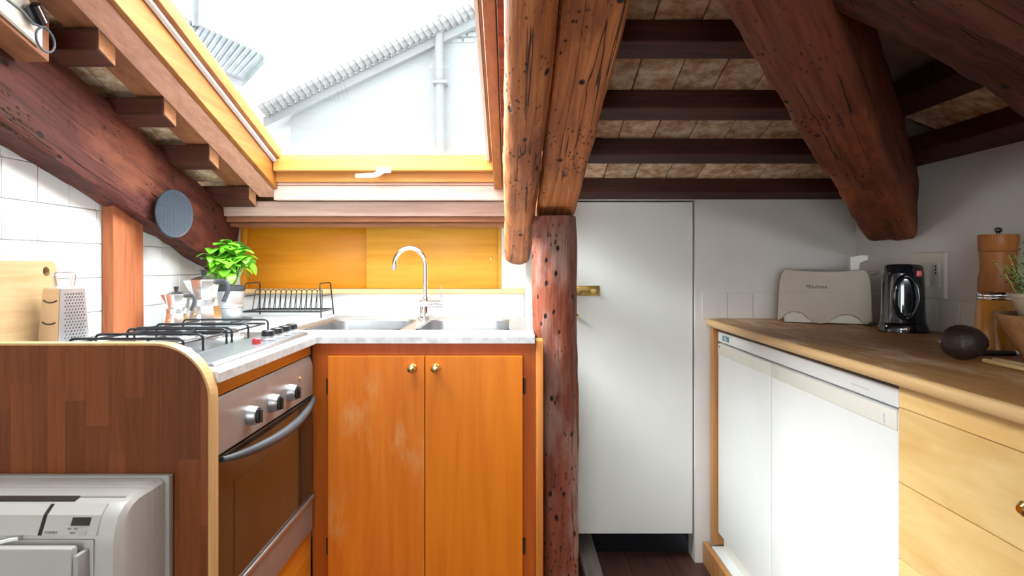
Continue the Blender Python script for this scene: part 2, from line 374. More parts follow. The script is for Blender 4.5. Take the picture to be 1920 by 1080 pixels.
for i in range(13):
    for j in range(7):
        y = 1.276-.0015+i*.115; z = nrow[j]
        if y+.115 > YS or z > zj(y+.06)-.22: continue
        t = link('tile', tbs if j == 0 else tb, 'tile_white', wl); t.location = (XL+.002, y, z+.0005)
wb = struct(obj('wall_back', MB().box((XL-.08, YS, 0), (.05, 2.8, .985)).box((XL-.08, YS, .985), (-1.100, 2.8, 1.5)).box((-.043, YS, .985), (.05, 2.8, 1.42))
     .box((-1.100, YS+.05, .985), (-.043, 2.8, 1.5)).box((.05, YB, 0), (.145, 2.8, 1.40)).box((.676, YB, 0), (1.40, YB+.09, zj(YB)+.06)).box((.145, YB, 1.338), (.676, YB+.09, zj(YB)+.06)), 'wall_white'))
wr = struct(obj('wall_right', MB().box((XR, -2.4, 0), (1.36, 2.6, zr(1.27)+.06)), 'wall_white'))
tq = bx(.001, .0935, -.004, 0, .001, .0955).mesh('tile', bevel=.0012, seg=1)
for i in range(6): link('tile', tq, 'wall_white', wb).location = (.70+i*.0945, YB, .9)
tq2 = bx(-.004, 0, .001, .0935, .001, .0955).mesh('tile', bevel=.0012, seg=1)
for i in range(14): link('tile', tq2, 'wall_white', wr).location = (XR, 2.345-i*.0945, .9)
# wall behind the camera, with a window added to light surfaces facing the viewer
wx0, wx1, wz0, wz1 = -1.0, -.2, .5, 1.45
struct(obj('wall_rear', MB().box((-1.25, YR-.1, 0), (wx0, YR, 2.42)).box((wx1, YR-.1, 0), (1.36, YR, 1.55)).box((wx0, YR-.1, 0), (wx1, YR, wz0)).box((wx0, YR-.1, wz1), (wx1, YR, 1.9)), 'wall_white'))
w3 = struct(obj('added_fill_window', MB().box((wx0, YR-.08, wz0), (wx0+.05, YR-.03, wz1)).box((wx1-.05, YR-.08, wz0), (wx1, YR-.03, wz1)).box((wx0, YR-.08, wz0), (wx1, YR-.03, wz0+.05))
     .box((wx0, YR-.08, wz1-.05), (wx1, YR-.03, wz1)).box(((wx0+wx1)/2-.03, YR-.08, wz0), ((wx0+wx1)/2+.03, YR-.03, wz1)), 'pine_x'))
obj('pane', bx(wx0+.05, wx1-.05, YR-.058, YR-.054, wz0+.05, wz1-.05), 'pane_glass', w3)
# dark cupboard behind the small door
struct(obj('wall_cupboard', MB().box((.05, 3.3, 0), (.8, 3.36, 1.5)).box((.145-.02, 2.8, 0), (.145, 3.3, 1.5)).box((.70, YB+.09, 0), (.76, 3.3, 1.5)).box((.05, YB+.09, 1.40), (.8, 3.36, 1.46)), 'closet_dark'))

# ------------------------------------------------------------------ roof: deck, joists, tiles
def slab(mb, poly, zf, h0, h1):
    n = len(poly)
    v = [(x, y, zf(x, y)+h0) for x, y in poly]+[(x, y, zf(x, y)+h1) for x, y in poly]
    mb.add(v, [tuple(range(n))[::-1], tuple(range(n, 2*n))]+[(i, (i+1) % n, n+(i+1) % n, n+i) for i in range(n)])
ZM = lambda x, y: zj(y); ZR = lambda x, y: zr(x)
dk = MB()
for poly in ([(-1.3, 1.15), (-.87, 1.15), (-.87, 2.85), (-1.3, 2.85)], [(-.87, 2.44), (-.03, 2.44), (-.03, 2.85), (-.87, 2.85)],
             [(-.03, 1.15), (hipx(1.15), 1.15), (hipx(2.85), 2.85), (-.03, 2.85)], [(-1.3, -1.254), (hipx(1.15), 1.15), (-1.3, 1.15)]):
    slab(dk, poly, ZM, .072, .12)
slab(dk, [(-1.3, -1.254), (-1.3, -2.4), (1.42, -2.4), (1.42, 2.424)], ZR, .072, .12)
ce = struct(obj('ceiling', dk, 'deck_dark'))
# joists of the main slope (run along X)
JB = [2.442, 2.149, 1.877, 1.59, 1.31, 1.03, .75, .47, .19, -.09, -.37, -.65]
JW, JH = .07, .05
def joist(x0, x1, yf, end=False):
    mb = MB(); ya = yf-JW; zj = (lambda Y, h=0: globals()['zj'](Y, h)-(.02 if end else 0))
    p = [(x0, ya, zj(ya)), (x1, ya, zj(ya)), (x1, yf, zj(yf)), (x0, yf, zj(yf))]
    q = [(x, y, z+JH) for x, y, z in p]
    mb.hexa(p+q); o = obj('joist', mb, 'joist_wood', ce, bevel=.004)
    if end: obj('joist_end', MB().hexa([(x1-.001, ya+.004, zj(ya)+.004), (x1+.0015, ya+.004, zj(ya)+.004), (x1+.0015, yf-.004, zj(yf)+.004), (x1-.001, yf-.004, zj(yf)+.004),
             (x1-.001, ya+.004, zj(ya)+JH-.002), (x1+.0015, ya+.004, zj(ya)+JH-.002), (x1+.0015, yf-.004, zj(yf)+JH-.002), (x1-.001, yf-.004, zj(yf)+JH-.002)]), 'joist_end', o)
for yf in JB:
    hx = hipx(yf-JW)-.01
    if yf > 1.2:
        joist(XL+.002, -.952, yf+(.02 if yf > 2.3 else 0), True); joist(-.002, min(hx, XR-.004), yf)
    elif hx > XL+.1: joist(XL+.002, hx, yf)
for i, xb in enumerate((1.268, 1.05, .77, .49, .21, -.07, -.35, -.63, -.91)):
    x0 = xb-.07; y1 = (x0+.373)/.7395-.02
    p = [(x0, -2.29, zr(x0)), (xb, -2.29, zr(xb)), (xb, y1, zr(xb)), (x0, y1, zr(x0))]
    obj('joist', MB().hexa(p+[(x, y, z+JH) for x, y, z in p]), 'joist_wood', ce, bevel=.004)
# flat terracotta tiles between the joists
def rowtiles(ya, yb, x0, x1, first, pitch):
    x = first
    while x < x1:
        a, b_ = max(x, x0)+.0012, min(x+pitch*random.uniform(.985, 1.0), x1)-.0012
        if b_-a > .02:
            dz = random.uniform(0, .004)
            p = [(a, ya, zj(ya, JH+dz)), (b_, ya, zj(ya, JH+dz)), (b_, yb, zj(yb, JH+dz)), (a, yb, zj(yb, JH+dz))]
            obj('ceiling_tile', MB().hexa(p+[(X_, Y_, z_+.018) for X_, Y_, z_ in p]), 'pianella', ce, bevel=.002, seg=1)
        x += pitch
for r_ in range(len(JB)-1):
    yb, ya = JB[r_]-JW*.5, JB[r_+1]-JW*.5
    if ya > .9:
        rowtiles(ya, yb, -.0, min(hipx(ya)+.02, XR), -.0025+(.335-.33)*1+random.uniform(-.01, .01), .1115)
    if ya > 1.2: rowtiles(ya, yb, XL, -1.03, XL-.04, .1)
rowtiles(2.44, 2.66, XL, -1.03, XL, .165)
for xa, xb in ((1.015, 1.235), (.735, 1.015), (.455, .735)):
    y = (xa+.373)/.7395
    while y > .3:
        ya = y-.112
        p = [(xa, ya+.0025, zr(xa, JH)), (xb, ya+.0025, zr(xb, JH)), (xb, y-.0025, zr(xb, JH)), (xa, y-.0025, zr(xa, JH))]
        obj('ceiling_tile', MB().hexa(p+[(X_, Y_, z_+.018) for X_, Y_, z_ in p]), 'pianella', ce, bevel=.002, seg=1)
        y -= .112
# boards that line the skylight opening
def sloped(x0, x1, y0, y1, h0, h1):
    p = [(x0, y0, zj(y0, h0)), (x1, y0, zj(y0, h0)), (x1, y1, zj(y1, h0)), (x0, y1, zj(y1, h0))]
    return p+[(x, y, z+h1-h0) for x, y, z in p]
obj('trim_board', MB().hexa(sloped(-1.03, -.944, 1.15, 2.47, .034, .07)), 'brown_board', ce)
tag(obj('roof_trimmer', MB().hexa(sloped(-.943, -.868, 1.0, 2.47, .02, .085)), 'pink_wood', bevel=.003), 'pinkish brown sloping timber along the left edge of the big skylight', 'beam')
tag(obj('roof_trimmer', MB().hexa(sloped(-.032, -.004, 1.0, 2.40, .0, .075)), 'old_dark', bevel=.003), 'dark narrow sloping timber between skylight frame and round log', 'beam')
# ------------------------------------------------------------------ skylight
def skylight(name, x0, x1, y0, y1, hb, sk=0):
    """y0 low end (far), y1 top end; hb frame underside above the joist plane"""
    w = struct(bpy.data.objects.new(name, None)); COL.objects.link(w); w.location = ((x0+x1)/2, y0, zj(y0, hb))
    def bar(n_, xa, xb, ya, yb, h0, h1, mat, bev=.003): return obj(n_, MB().hexa(sloped(xa, xb, min(ya, yb), max(ya, yb), h0, h1)), mat, w, bevel=bev)
    ft = .016
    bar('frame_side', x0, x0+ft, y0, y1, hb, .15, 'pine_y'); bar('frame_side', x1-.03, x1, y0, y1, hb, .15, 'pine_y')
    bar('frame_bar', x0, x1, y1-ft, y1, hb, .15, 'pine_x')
    # sash
    a, b_ = x0+ft+.002, x1-.032
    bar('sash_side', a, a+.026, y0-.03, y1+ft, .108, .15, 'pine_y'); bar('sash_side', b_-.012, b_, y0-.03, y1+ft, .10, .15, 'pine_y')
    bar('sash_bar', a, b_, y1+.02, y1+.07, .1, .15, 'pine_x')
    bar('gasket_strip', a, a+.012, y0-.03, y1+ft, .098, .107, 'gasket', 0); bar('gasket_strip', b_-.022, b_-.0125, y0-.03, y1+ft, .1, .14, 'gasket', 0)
    bar('pane', a+.01, b_-.01, y0-.04, y1+.03, .128, .132, 'pane_glass', 0)
    return w
w1 = skylight('window_1', -.866, -.035, 2.40, 1.16, .02)
xa, xb = -.848, -.067
obj('sash_bar', bx(xa, xb, 2.345, 2.385, 1.4335, 1.492), 'pine_x', w1, bevel=.004)
obj('frame_bar', bx(-.866, -.035, 2.386, 2.44, 1.3985, 1.45), 'pine_x', w1, bevel=.004)
hd = obj('handle_plate', bx(-.478, -.428, 2.330, 2.345, 1.424, 1.442), 'plastic_white', w1, bevel=.003)
obj('handle_lever', MB().tube([(-.455, 2.332, 1.43), (-.470, 2.318, 1.418), (-.485, 2.312, 1.412), (-.545, 2.312, 1.410)], [.009, .010, .0085, .0075], 10), 'plastic_white', w1, smooth=True)
# lining boards under the skylight, purlin
rl = thing('skylight_apron', 'pale pinkish boards stacked under the lower edge of the skylight', 'boards', (-.45, 2.42, 1.333))
obj('board', bx(-.866, -.022, 2.402, 2.44, 1.388, 1.3985), 'pink_wood_x', rl, bevel=.002)
obj('board', bx(-.866, -.022, 2.405, 2.44, 1.336, 1.3865), 'pink_wood_x', rl, bevel=.002)
pu = thing('purlin', 'horizontal pinkish brown timber above the sliding cupboard doors', 'beam', (-.5, 2.55, 1.25))
obj('timber', bx(XL+.005, -.022, 2.478, 2.62, 1.283, 1.338), 'pink_wood_x', pu, bevel=.004)
obj('lower_board', bx(-1.09, -.022, 2.50, 2.64, 1.262, 1.282), 'brown_board_x', pu, bevel=.003)
obj('lower_board', bx(-1.105, -.022, 2.535, 2.64, 1.247, 1.261), 'brown_board_x', pu, bevel=.003)

# ------------------------------------------------------------------ big timbers
def slope_pt(x, y, h): return (x, y, zj(y, h))
b = timber('rafter_beam', slope_pt(-1.122, .6, -.128), slope_pt(-1.122, 2.60, -.120), .086, .235, 'old_red', n=90, ex=12, rough=.0022, seed=1, ends=.2)
tag(b, 'thick cracked reddish beam sloping down the white tiled wall above the hob', 'beam')
b = timber('rafter_beam', slope_pt(.137, .2, -.115), slope_pt(.137, 2.13, -.1), .122, .20, 'old_orange', n=90, ex=14, rough=.0016, seed=2, ends=.2)
tag(b, 'squared worm-eaten orange brown beam resting on top of the round post', 'beam')
b = timber('log_beam', slope_pt(.040, .2, -.205), slope_pt(.0195, 2.435, -.2), .094, .105, 'old_orange', n=90, ex=2.5, rough=.0028, seed=3, ends=2.2)
tag(b, 'round peeled log with a rounded end hanging beside the skylight', 'beam')
d = Vector((.74, 1, -.29)); pe = Vector((1.235, 2.15, 1.166+.125)); 
b = timber('hip_beam', pe-d*2.4, pe+d*.0, .15, .25, 'old_dark', n=90, ex=9, rough=.0035, seed=4, ends=2.0)
tag(b, 'massive dark hip beam running diagonally down into the corner above the kettle', 'beam')
b = timber('jack_beam', (.50, 1.00, 1.530+.115), (1.264, 1.19, 1.221+.115), .15, .23, 'old_black', n=40, ex=8, rough=.006, seed=5, ends=.2, ridge=.004)
tag(b, 'dark rough beam crossing above the pepper mill to the right wall', 'beam')
po = timber('log_post', (.142, 2.03, 0), (.130, 2.03, zj(2.03)-.215), .13, .13, 'post_wood', n=60, ex=2.3, rough=.0045, seed=6, ends=.1, ridge=.006)
tag(po, 'weathered round wooden post with worm holes between the sink cabinet and white door', 'post')
sp = tag(obj('wall_stud', MB().prism([(1.869, .9005), (2.026, .9005), (2.022, zj(2.022)-.225), (1.868, zj(1.868)-.225)], 'x', XL+.0055, -1.125), 'stud_wood', bevel=.005), 'short upright rough sawn timber on the white tiled wall under the sloping beam', 'post')

# ------------------------------------------------------------------ white cupboard door
d1 = struct(obj('door_1', bx(.155, .6705, YB+.012, YB+.042, .102, 1.333), 'door_white', bevel=.002))
lt = obj('latch_plate', bx(.185, .325, YB+.0085, YB+.0125, .985, 1.022), 'brass_old', d1, bevel=.001)
obj('latch_bolt', MB().tube([(.19, YB+.003, 1.0035), (.318, YB+.003, 1.0035)], .0055, 10), 'brass', d1, smooth=True)
for xx in (.23, .29): obj('latch_loop', bx(xx, xx+.02, YB-.004, YB+.0085, .994, 1.013), 'brass_old', d1, bevel=.002)
obj('door_knob', MB().lathe([(.004, 0), (.004, .01), (.009, .016), (.009, .022), (.004, .026)], 14, Matrix.Translation((.236, YB+.012, .911)) @ Matrix.Rotation(math.pi/2, 4, 'X')), 'brass', d1, smooth=True)
tag(obj('floor_beam', bx(.25, .315, 1.6, 3.2, 0, .03), 'grey_plank', bevel=.004), 'grey weathered plank lying on the dark floor under the white door', 'plank')

# ------------------------------------------------------------------ left worktop and cabinets
wt = thing('worktop', 'white laminate L-shaped worktop holding the hob and the steel sink', 'worktop', (-.86, 1.9, .88))
zt, zb = .9, .8795
mb = MB()
for (x0, x1, y0, y1) in ((XL+.006, -.5515, 1.243, 1.87), (XL+.006, -.655, 1.87, YS-.002), (-.655, .064, 1.862, 1.98), (-.655, .048, 2.365, YS-.002), (0, .064, 1.98, 2.365)):
    mb.box((x0, y0, zb), (x1, y1, zt))
obj('top', mb, 'laminate', wt)
obj('front_edge', MB().box((-.5515, 1.243, zb-.0005), (-.5495, 1.86, zt-.003)).box((-.5515, 1.8605, zb-.0005), (.064, 1.8625, zt-.003)), 'laminate_edge', wt)
obj('upstand', bx(XL+.006, .048, YS-.012, YS, zt, .982), 'laminate', wt)
# oven housing
oh = thing('oven_cabinet', 'orange plywood cabinet carcass around the built-in oven', 'cabinet', (-.86, 1.55, 0))
obj('top_rail', bx(-.60, -.566, 1.243, 1.862, .848, zb-.001), 'orange_y', oh, bevel=.001)
obj('bottom_panel', bx(-.60, -.566, 1.243, 1.862, .02, .359), 'orange_y', oh, bevel=.001)
obj('side', bx(-1.155, -.60, 1.243, 1.262, .02, zb-.001), 'cab_frame', oh)
obj('side', bx(-1.155, -.60, 1.852, 1.868, .02, zb-.001), 'cab_frame', oh)
# oven
ov = thing('oven', 'brown metal built-in oven with dark glass door and three knobs', 'oven', (-.82, 1.555, .36))
obj('body', bx(-1.1, -.605, 1.27, 1.845, .363, .842), 'black', ov)
obj('control_panel', MB().prism([(-.60, .737), (-.557, .737), (-.557, .822), (-.566, .8455), (-.60, .8455)], 'y', 1.256, 1.852), 'oven_metal', ov, bevel=.003)
obj('top_groove', bx(-.5666, -.5605, 1.285, 1.842, .8245, .8272), 'slot_dark', ov)
for yk in (1.402, 1.530, 1.655):
    kb = obj('knob', MB().lathe([(.021, 0), (.021, .006), (.0195, .010), (.0195, .016), (.0175, .019)], 24, Matrix.Translation((-.557, yk, .781)) @ Matrix.Rotation(math.pi/2, 4, 'Y')), 'steel_dull', ov, smooth=True)
    obj('knob_face', MB().lathe([(.0165, 0), (.0165, .004), (.014, .005)], 24, Matrix.Translation((-.5385, yk, .781)) @ Matrix.Rotation(math.pi/2, 4, 'Y')), 'black', kb, smooth=True)
    obj('knob_grip', bx(-.535, -.528, yk-.004, yk+.004, .767, .795), 'black', kb, bevel=.002)
obj('indicator_lamp', MB().lathe([(.004, 0), (.004, .002), (.002, .004)], 12, Matrix.Translation((-.557, 1.735, .803)) @ Matrix.Rotation(math.pi/2, 4, 'Y')), 'amber', ov, smooth=True)
dr = obj('door', bx(-.60, -.5585, 1.256, 1.852, .4555, .7335), 'oven_glass', ov, bevel=.003)
obj('door_window', bx(-.5586, -.5578, 1.33, 1.80, .48, .665), 'oven_glass', dr)
obj('door_trim', bx(-.5585, -.552, 1.256, 1.852, .4505, .459), 'steel_dull', dr, bevel=.002)
pts = []
for i in range(25):
    t = i/24; bb = math.sin(math.pi*t)**.8
    pts.append((-.553+.026*bb, 1.262+.584*t, .7285-.018*bb))
obj('handle', MB().tube(pts, [.006+.005*math.sin(math.pi*i/24) for i in range(25)], 12), 'dark_grey', dr, smooth=True)
obj('lower_strip', bx(-.60, -.5575, 1.256, 1.852, .3625, .4495), 'oven_metal', ov, bevel=.003)
# sink cabinet
sc = thing('sink_cabinet', 'orange plywood cabinet with two doors and brass knobs under the sink', 'cabinet', (-.23, 2.2, 0))
fy = 1.876
obj('frame_top', bx(-.5655, .066, fy, fy+.022, .842, zb-.001), 'cab_frame', sc)
obj('frame_stile', bx(-.5655, -.515, fy, fy+.022, .05, .842), 'cab_frame', sc)
obj('frame_stile', bx(.029, .066, fy, fy+.022, .05, .842), 'cab_frame', sc)
obj('frame_bottom', bx(-.515, .029, fy, fy+.022, .05, .11), 'cab_frame', sc)
obj('plinth', bx(-.56, .066, fy+.05, fy+.07, 0, .05), 'cab_frame', sc)
obj('side_panel', MB().box((.067, 1.868, .0), (.088, 1.945, .8855)), 'cab_side', sc, bevel=.001)
obj('back_panel', bx(-.56, .04, 2.6, 2.615, .05, .7), 'cab_frame', sc)
for (x0, x1, mt, kx) in ((-.517, -.2455, 'cab_door_worn', -.280), (-.2435, .030, 'cab_door', -.214)):
    dd = obj('door', bx(x0, x1, fy-.019, fy-.001, .10, .8435), mt, sc, bevel=.0015)
    obj('knob', MB().lathe([(.013, 0), (.013, .002), (.006, .004), (.005, .010), (.011, .016), (.0125, .021), (.010, .026), (.003, .028)], 20, Matrix.Translation((kx, fy-.019, .811)) @ Matrix.Rotation(math.pi/2, 4, 'X')), 'brass', dd, smooth=True)
    hx = x0-.004 if x0 < -.4 else x1+.004
    for zz in (.757, .305): obj('hinge', MB().tube([(hx, fy-.006, zz-.022), (hx, fy-.006, zz+.022)], .004, 8), 'iron', dd, smooth=True)
# butcher-block end panel with a rounded corner, made of glued staves
ep = thing('end_panel', 'butcher-block end panel with rounded top corner behind the air conditioner', 'panel', (-.86, 1.225, 0))
PX0, PX1, PZ, PR = XL+.006, -.5505, .957, .105
def ptop(x):
    dx = x-(PX1-PR)
    return PZ if dx <= 0 else PZ-PR+math.sqrt(max(0, PR*PR-dx*dx))
x = PX0; ci = 0
while x < PX1-.010:
    w_ = min(random.uniform(.026, .044), PX1-.004-x)
    if PX1-.004-(x+w_) < .012: w_ = PX1-.004-x
    z = 0.0; zs = [0.0]
    off = random.uniform(.1, .35)
    while off < ptop(x+w_)-.06: zs.append(off); off += random.uniform(.16, .38)
    zs.append(None)
    for a, b_ in zip(zs[:-1], zs[1:]):
        n_ = 8; xs = [x+.0001+(w_-.0002)*i/n_ for i in range(n_+1)]
        if b_ is None: poly = [(x+.0001, a), (x+w_-.0001, a)]+[(q, ptop(q)-.004) for q in xs[::-1]]
        else: poly = [(x+.0001, a), (x+w_-.0001, a), (x+w_-.0001, b_-.0002), (x+.0001, b_-.0002)]
        obj('stave', MB().prism(poly, 'y', 1.209, 1.24), 'stave_wood', ep)
    x += w_
# pale band round the panel's edge
out = [(PX0, PZ), (PX1-PR, PZ)]+[(PX1-PR+PR*math.sin(a*math.pi/32), PZ-PR+PR*math.cos(a*math.pi/32)) for a in range(1, 17)]+[(PX1, .0)]
inn = [(PX0, PZ-.004), (PX1-PR, PZ-.004)]+[(PX1-PR+(PR-.004)*math.sin(a*math.pi/32), PZ-PR+(PR-.004)*math.cos(a*math.pi/32)) for a in range(1, 17)]+[(PX1-.004, .0)]
mb = MB(); n_ = len(out)
for i in range(n_-1):
    q = [out[i], out[i+1], inn[i+1], inn[i]]
    mb.hexa([(u, 1.208, w_) for u, w_ in q]+[(u, 1.241, w_) for u, w_ in q])
obj('edge_band', mb, 'edge_wood', ep)

# ------------------------------------------------------------------ sink, tap
sk = thing('sink', 'stainless steel double bowl sink set into the white worktop', 'sink', (-.31, 2.2, .9))
B1, B2, BY = (-.632, -.338), (-.292, -.008), (1.99, 2.355)
mb = MB(); x0, x1, y0, y1, zz = -.672, .044, 1.945, 2.49, .9045
for (a, b_, c, e) in ((x0, B1[0], y0, y1), (B1[1], B2[0], BY[0], BY[1]), (B2[1], x1, y0, y1), (B1[0], B2[1], y0, BY[0]), (B1[0], B2[1], BY[1], y1)):
    mb.box((a, c, .9005), (b_, e, zz))
obj('rim', mb, 'sink_steel', sk)
mb = MB(); mb.tube([(x0+.004, y0+.004, zz), (x1-.004, y0+.004, zz), (x1-.004, y1-.004, zz), (x0+.004, y1-.004, zz)], .004, 8, closed=True)
obj('rim_bead', mb, 'sink_steel', sk, smooth=True)
def rrect(a, b_, c, e, r, z, n=5):
    p = []
    for (cx, cy, a0) in ((b_-r, e-r, 0), (a+r, e-r, 90), (a+r, c+r, 180), (b_-r, c+r, 270)):
        for i in range(n+1):
            t = math.radians(a0+90*i/n); p.append((cx+r*math.cos(t), cy+r*math.sin(t), z))
    return p
for (a, b_) in (B1, B2):
    rr = [rrect(a-.004, b_+.004, BY[0]-.004, BY[1]+.004, .055, zz+.0008), rrect(a+.002, b_-.002, BY[0]+.002, BY[1]-.002, .05, zz-.004),
          rrect(a+.008, b_-.008, BY[0]+.008, BY[1]-.008, .05, .78), rrect(a+.04, b_-.04, BY[0]+.04, BY[1]-.04, .04, .755)]
    mb = MB(); n_ = len(rr[0]); v = [p for R in rr for p in R]
    f = [(i*n_+k_, i*n_+(k_+1) % n_, (i+1)*n_+(k_+1) % n_, (i+1)*n_+k_) for i in range(3) for k_ in range(n_)]+[tuple(range(3*n_, 4*n_))]
    mb.add(v, f); bo = obj('bowl', mb, 'sink_steel', sk, smooth=True)
    obj('drain', MB().lathe([(.03, 0), (.03, .003), (.02, .002)], 20, Matrix.Translation(((a+b_)/2, sum(BY)/2, .7555))), 'chrome', bo, smooth=True)
fx, fyy = -.319, 2.42
fa = thing('tap', 'chrome swan-neck mixer tap with thin lever behind the sink', 'tap', (fx, fyy, .905))
obj('base', MB().lathe([(.026, 0), (.026, .004), (.0175, .006), (.0165, .045)], 24, Matrix.Translation((fx-.002, fyy, .9045))), 'chrome', fa, smooth=True)
obj('body', MB().lathe([(.010, 0), (.0125, .002), (.0125, .056), (.0118, .058), (.0118, .060), (.0125, .062), (.0125, .088), (.010, .09)], 20, Matrix.Translation((fx-.022, fyy, .957)) @ Matrix.Rotation(math.pi/2, 4, 'Y')), 'chrome', fa, smooth=True)
pts = [(fx+.002, fyy, .962), (fx+.002, fyy, 1.03), (fx+.002, fyy, 1.10)]
for i in range(1, 19):
    a = math.radians(i*10.2); pts.append((fx+.002-.056+.056*math.cos(a), fyy-.004*i/18, 1.10+.062*math.sin(a)))
sp_ = obj('spout', MB().tube(pts, .0085, 14), 'chrome', fa, smooth=True)
e = Vector(pts[-1]); obj('aerator', MB().tube([e+Vector((0, 0, .004)), e+Vector((-.0015, 0, -.016))], .0095, 14), 'oven_metal', sp_, smooth=True)
obj('collar', MB().lathe([(.0115, 0), (.0115, .012), (.009, .014)], 18, Matrix.Translation((fx+.002, fyy, .968))), 'chrome', fa, smooth=True)
obj('lever', MB().tube([(fx+.060, fyy, .967), (fx+.061, fyy, 1.021)], [.0028, .0022], 8), 'steel_dull', fa, smooth=True)

# ------------------------------------------------------------------ cupboard with sliding doors behind the sink
cb = thing('sliding_cupboard', 'shallow wall cupboard with two orange plywood sliding doors behind the tap', 'cupboard', (-.57, 2.7, 1.0))
dl = obj('door', bx(-1.075, -.585, YS+.028, YS+.038, 1.004, 1.262), 'slider_wood', cb, bevel=.001)
dr_ = obj('door', bx(-.592, -.058, YS+.012, YS+.022, 1.004, 1.262), 'slider_pale', cb, bevel=.001)
obj('finger_pull', MB().lathe([(.006, 0), (.006, .003), (.004, .004)], 14, Matrix.Translation((-.085, YS+.012, 1.125)) @ Matrix.Rotation(math.pi/2, 4, 'X')), 'brass', dr_, smooth=True)
obj('frame_side', bx(-1.099, -1.076, YS, YS+.045, 1.004, 1.262), 'slider_wood', cb, bevel=.001)
obj('frame_side', bx(-.057, -.0435, YS, YS+.045, 1.004, 1.262), 'slider_pale', cb, bevel=.001)
tag(obj('ledge', bx(-1.12, .049, YS-.035, YS+.048, .984, 1.003), 'ledge_wood', bevel=.003), 'narrow pale wooden ledge running above the splashback behind the sink', 'ledge')

# ------------------------------------------------------------------ hob
hb = thing('gas_hob', 'stainless steel gas hob with black wire pan supports', 'hob', (-.82, 1.6, .9))
hx0, hx1, hy0, hy1 = -1.0, -.582, 1.30, 1.905
obj('plate', MB().hexa([(hx0, hy0, .9005), (hx1, hy0, .9005), (hx1, hy1, .9005), (hx0, hy1, .9005), (hx0+.008, hy0+.008, .908), (hx1-.008, hy0+.008, .908), (hx1-.008, hy1-.008, .908), (hx0+.008, hy1-.008, .908)]), 'hob_steel', hb, bevel=.002)
obj('well', bx(hx0+.03, hx1-.10, hy0+.03, hy1-.03, .9078, .9085), 'hob_steel', hb)
for yk in (1.687, 1.749, 1.81, 1.868):
    kb = obj('knob', MB().lathe([(.020, 0), (.020, .003), (.015, .006), (.0145, .016)], 20, Matrix.Translation((-.622, yk, .908))), 'steel_dull', hb, smooth=True)
    obj('knob_cap', MB().lathe([(.016, 0), (.0165, .004), (.0155, .013), (.012, .015)], 20, Matrix.Translation((-.622, yk, .919))), 'black', kb, smooth=True)
obj('ignition_button', MB().lathe([(.0105, 0), (.0105, .012), (.008, .014)], 18, Matrix.Translation((-.622, 1.612, .908))), 'red_plastic', hb, smooth=True)
for (bxx, byy, r_) in ((-.885, 1.48, .042), (-.765, 1.48, .03), (-.885, 1.75, .03), (-.765, 1.75, .042)):
    br = obj('burner', MB().lathe([(r_+.018, 0), (r_+.014, .004), (r_, .006), (r_, .014)], 28, Matrix.Translation((bxx, byy, .908))), 'alu', hb, smooth=True)
    obj('burner_cap', MB().lathe([(r_-.004, 0), (r_-.002, .003), (r_-.006, .007)], 28, Matrix.Translation((bxx, byy, .922))), 'black', br, smooth=True)
def bent(pts, r=.012, n=4):
    out_ = [Vector(pts[0])]
    for i in range(1, len(pts)-1):
        p, a, c = Vector(pts[i]), Vector(pts[i-1]), Vector(pts[i+1])
        u, w_ = (a-p).normalized(), (c-p).normalized(); k_ = min(r, (a-p).length*.45, (c-p).length*.45)
        for j in range(n+1):
            t = j/n; out_.append((p+u*k_)*(1-t)**2+p*2*t*(1-t)+(p+w_*k_)*t*t)
    return out_+[Vector(pts[-1])]
zs_ = .945
for (ya, yb) in ((1.39, 1.60), (1.63, 1.872)):
    xa_, xb_ = -.93, -.69
    ps = obj('pan_support', MB().tube(bent([(xa_, ya, zs_-.011), (xb_-.006, ya, zs_-.011), (xb_-.006, yb, zs_-.011), (xa_, yb, zs_-.011), (xa_, ya, zs_-.011)]), .0028, 8), 'black_wire', hb, smooth=True)
    for yy in (ya, ya+(yb-ya)*.42, yb):
        obj('support_wire', MB().tube(bent([(xa_, yy, .909), (xa_, yy, zs_), (xb_, yy, zs_), (xb_, yy, .909)]), .0029, 8), 'black_wire', ps, smooth=True)
    for cx in (-.885, -.765):
        for ye, sg in ((ya, 1), (yb, -1)): obj('finger_wire', MB().tube([(cx, ye, zs_-.003), (cx, ye+sg*.07, zs_-.003)], .0029, 6), 'black_wire', ps, smooth=True)

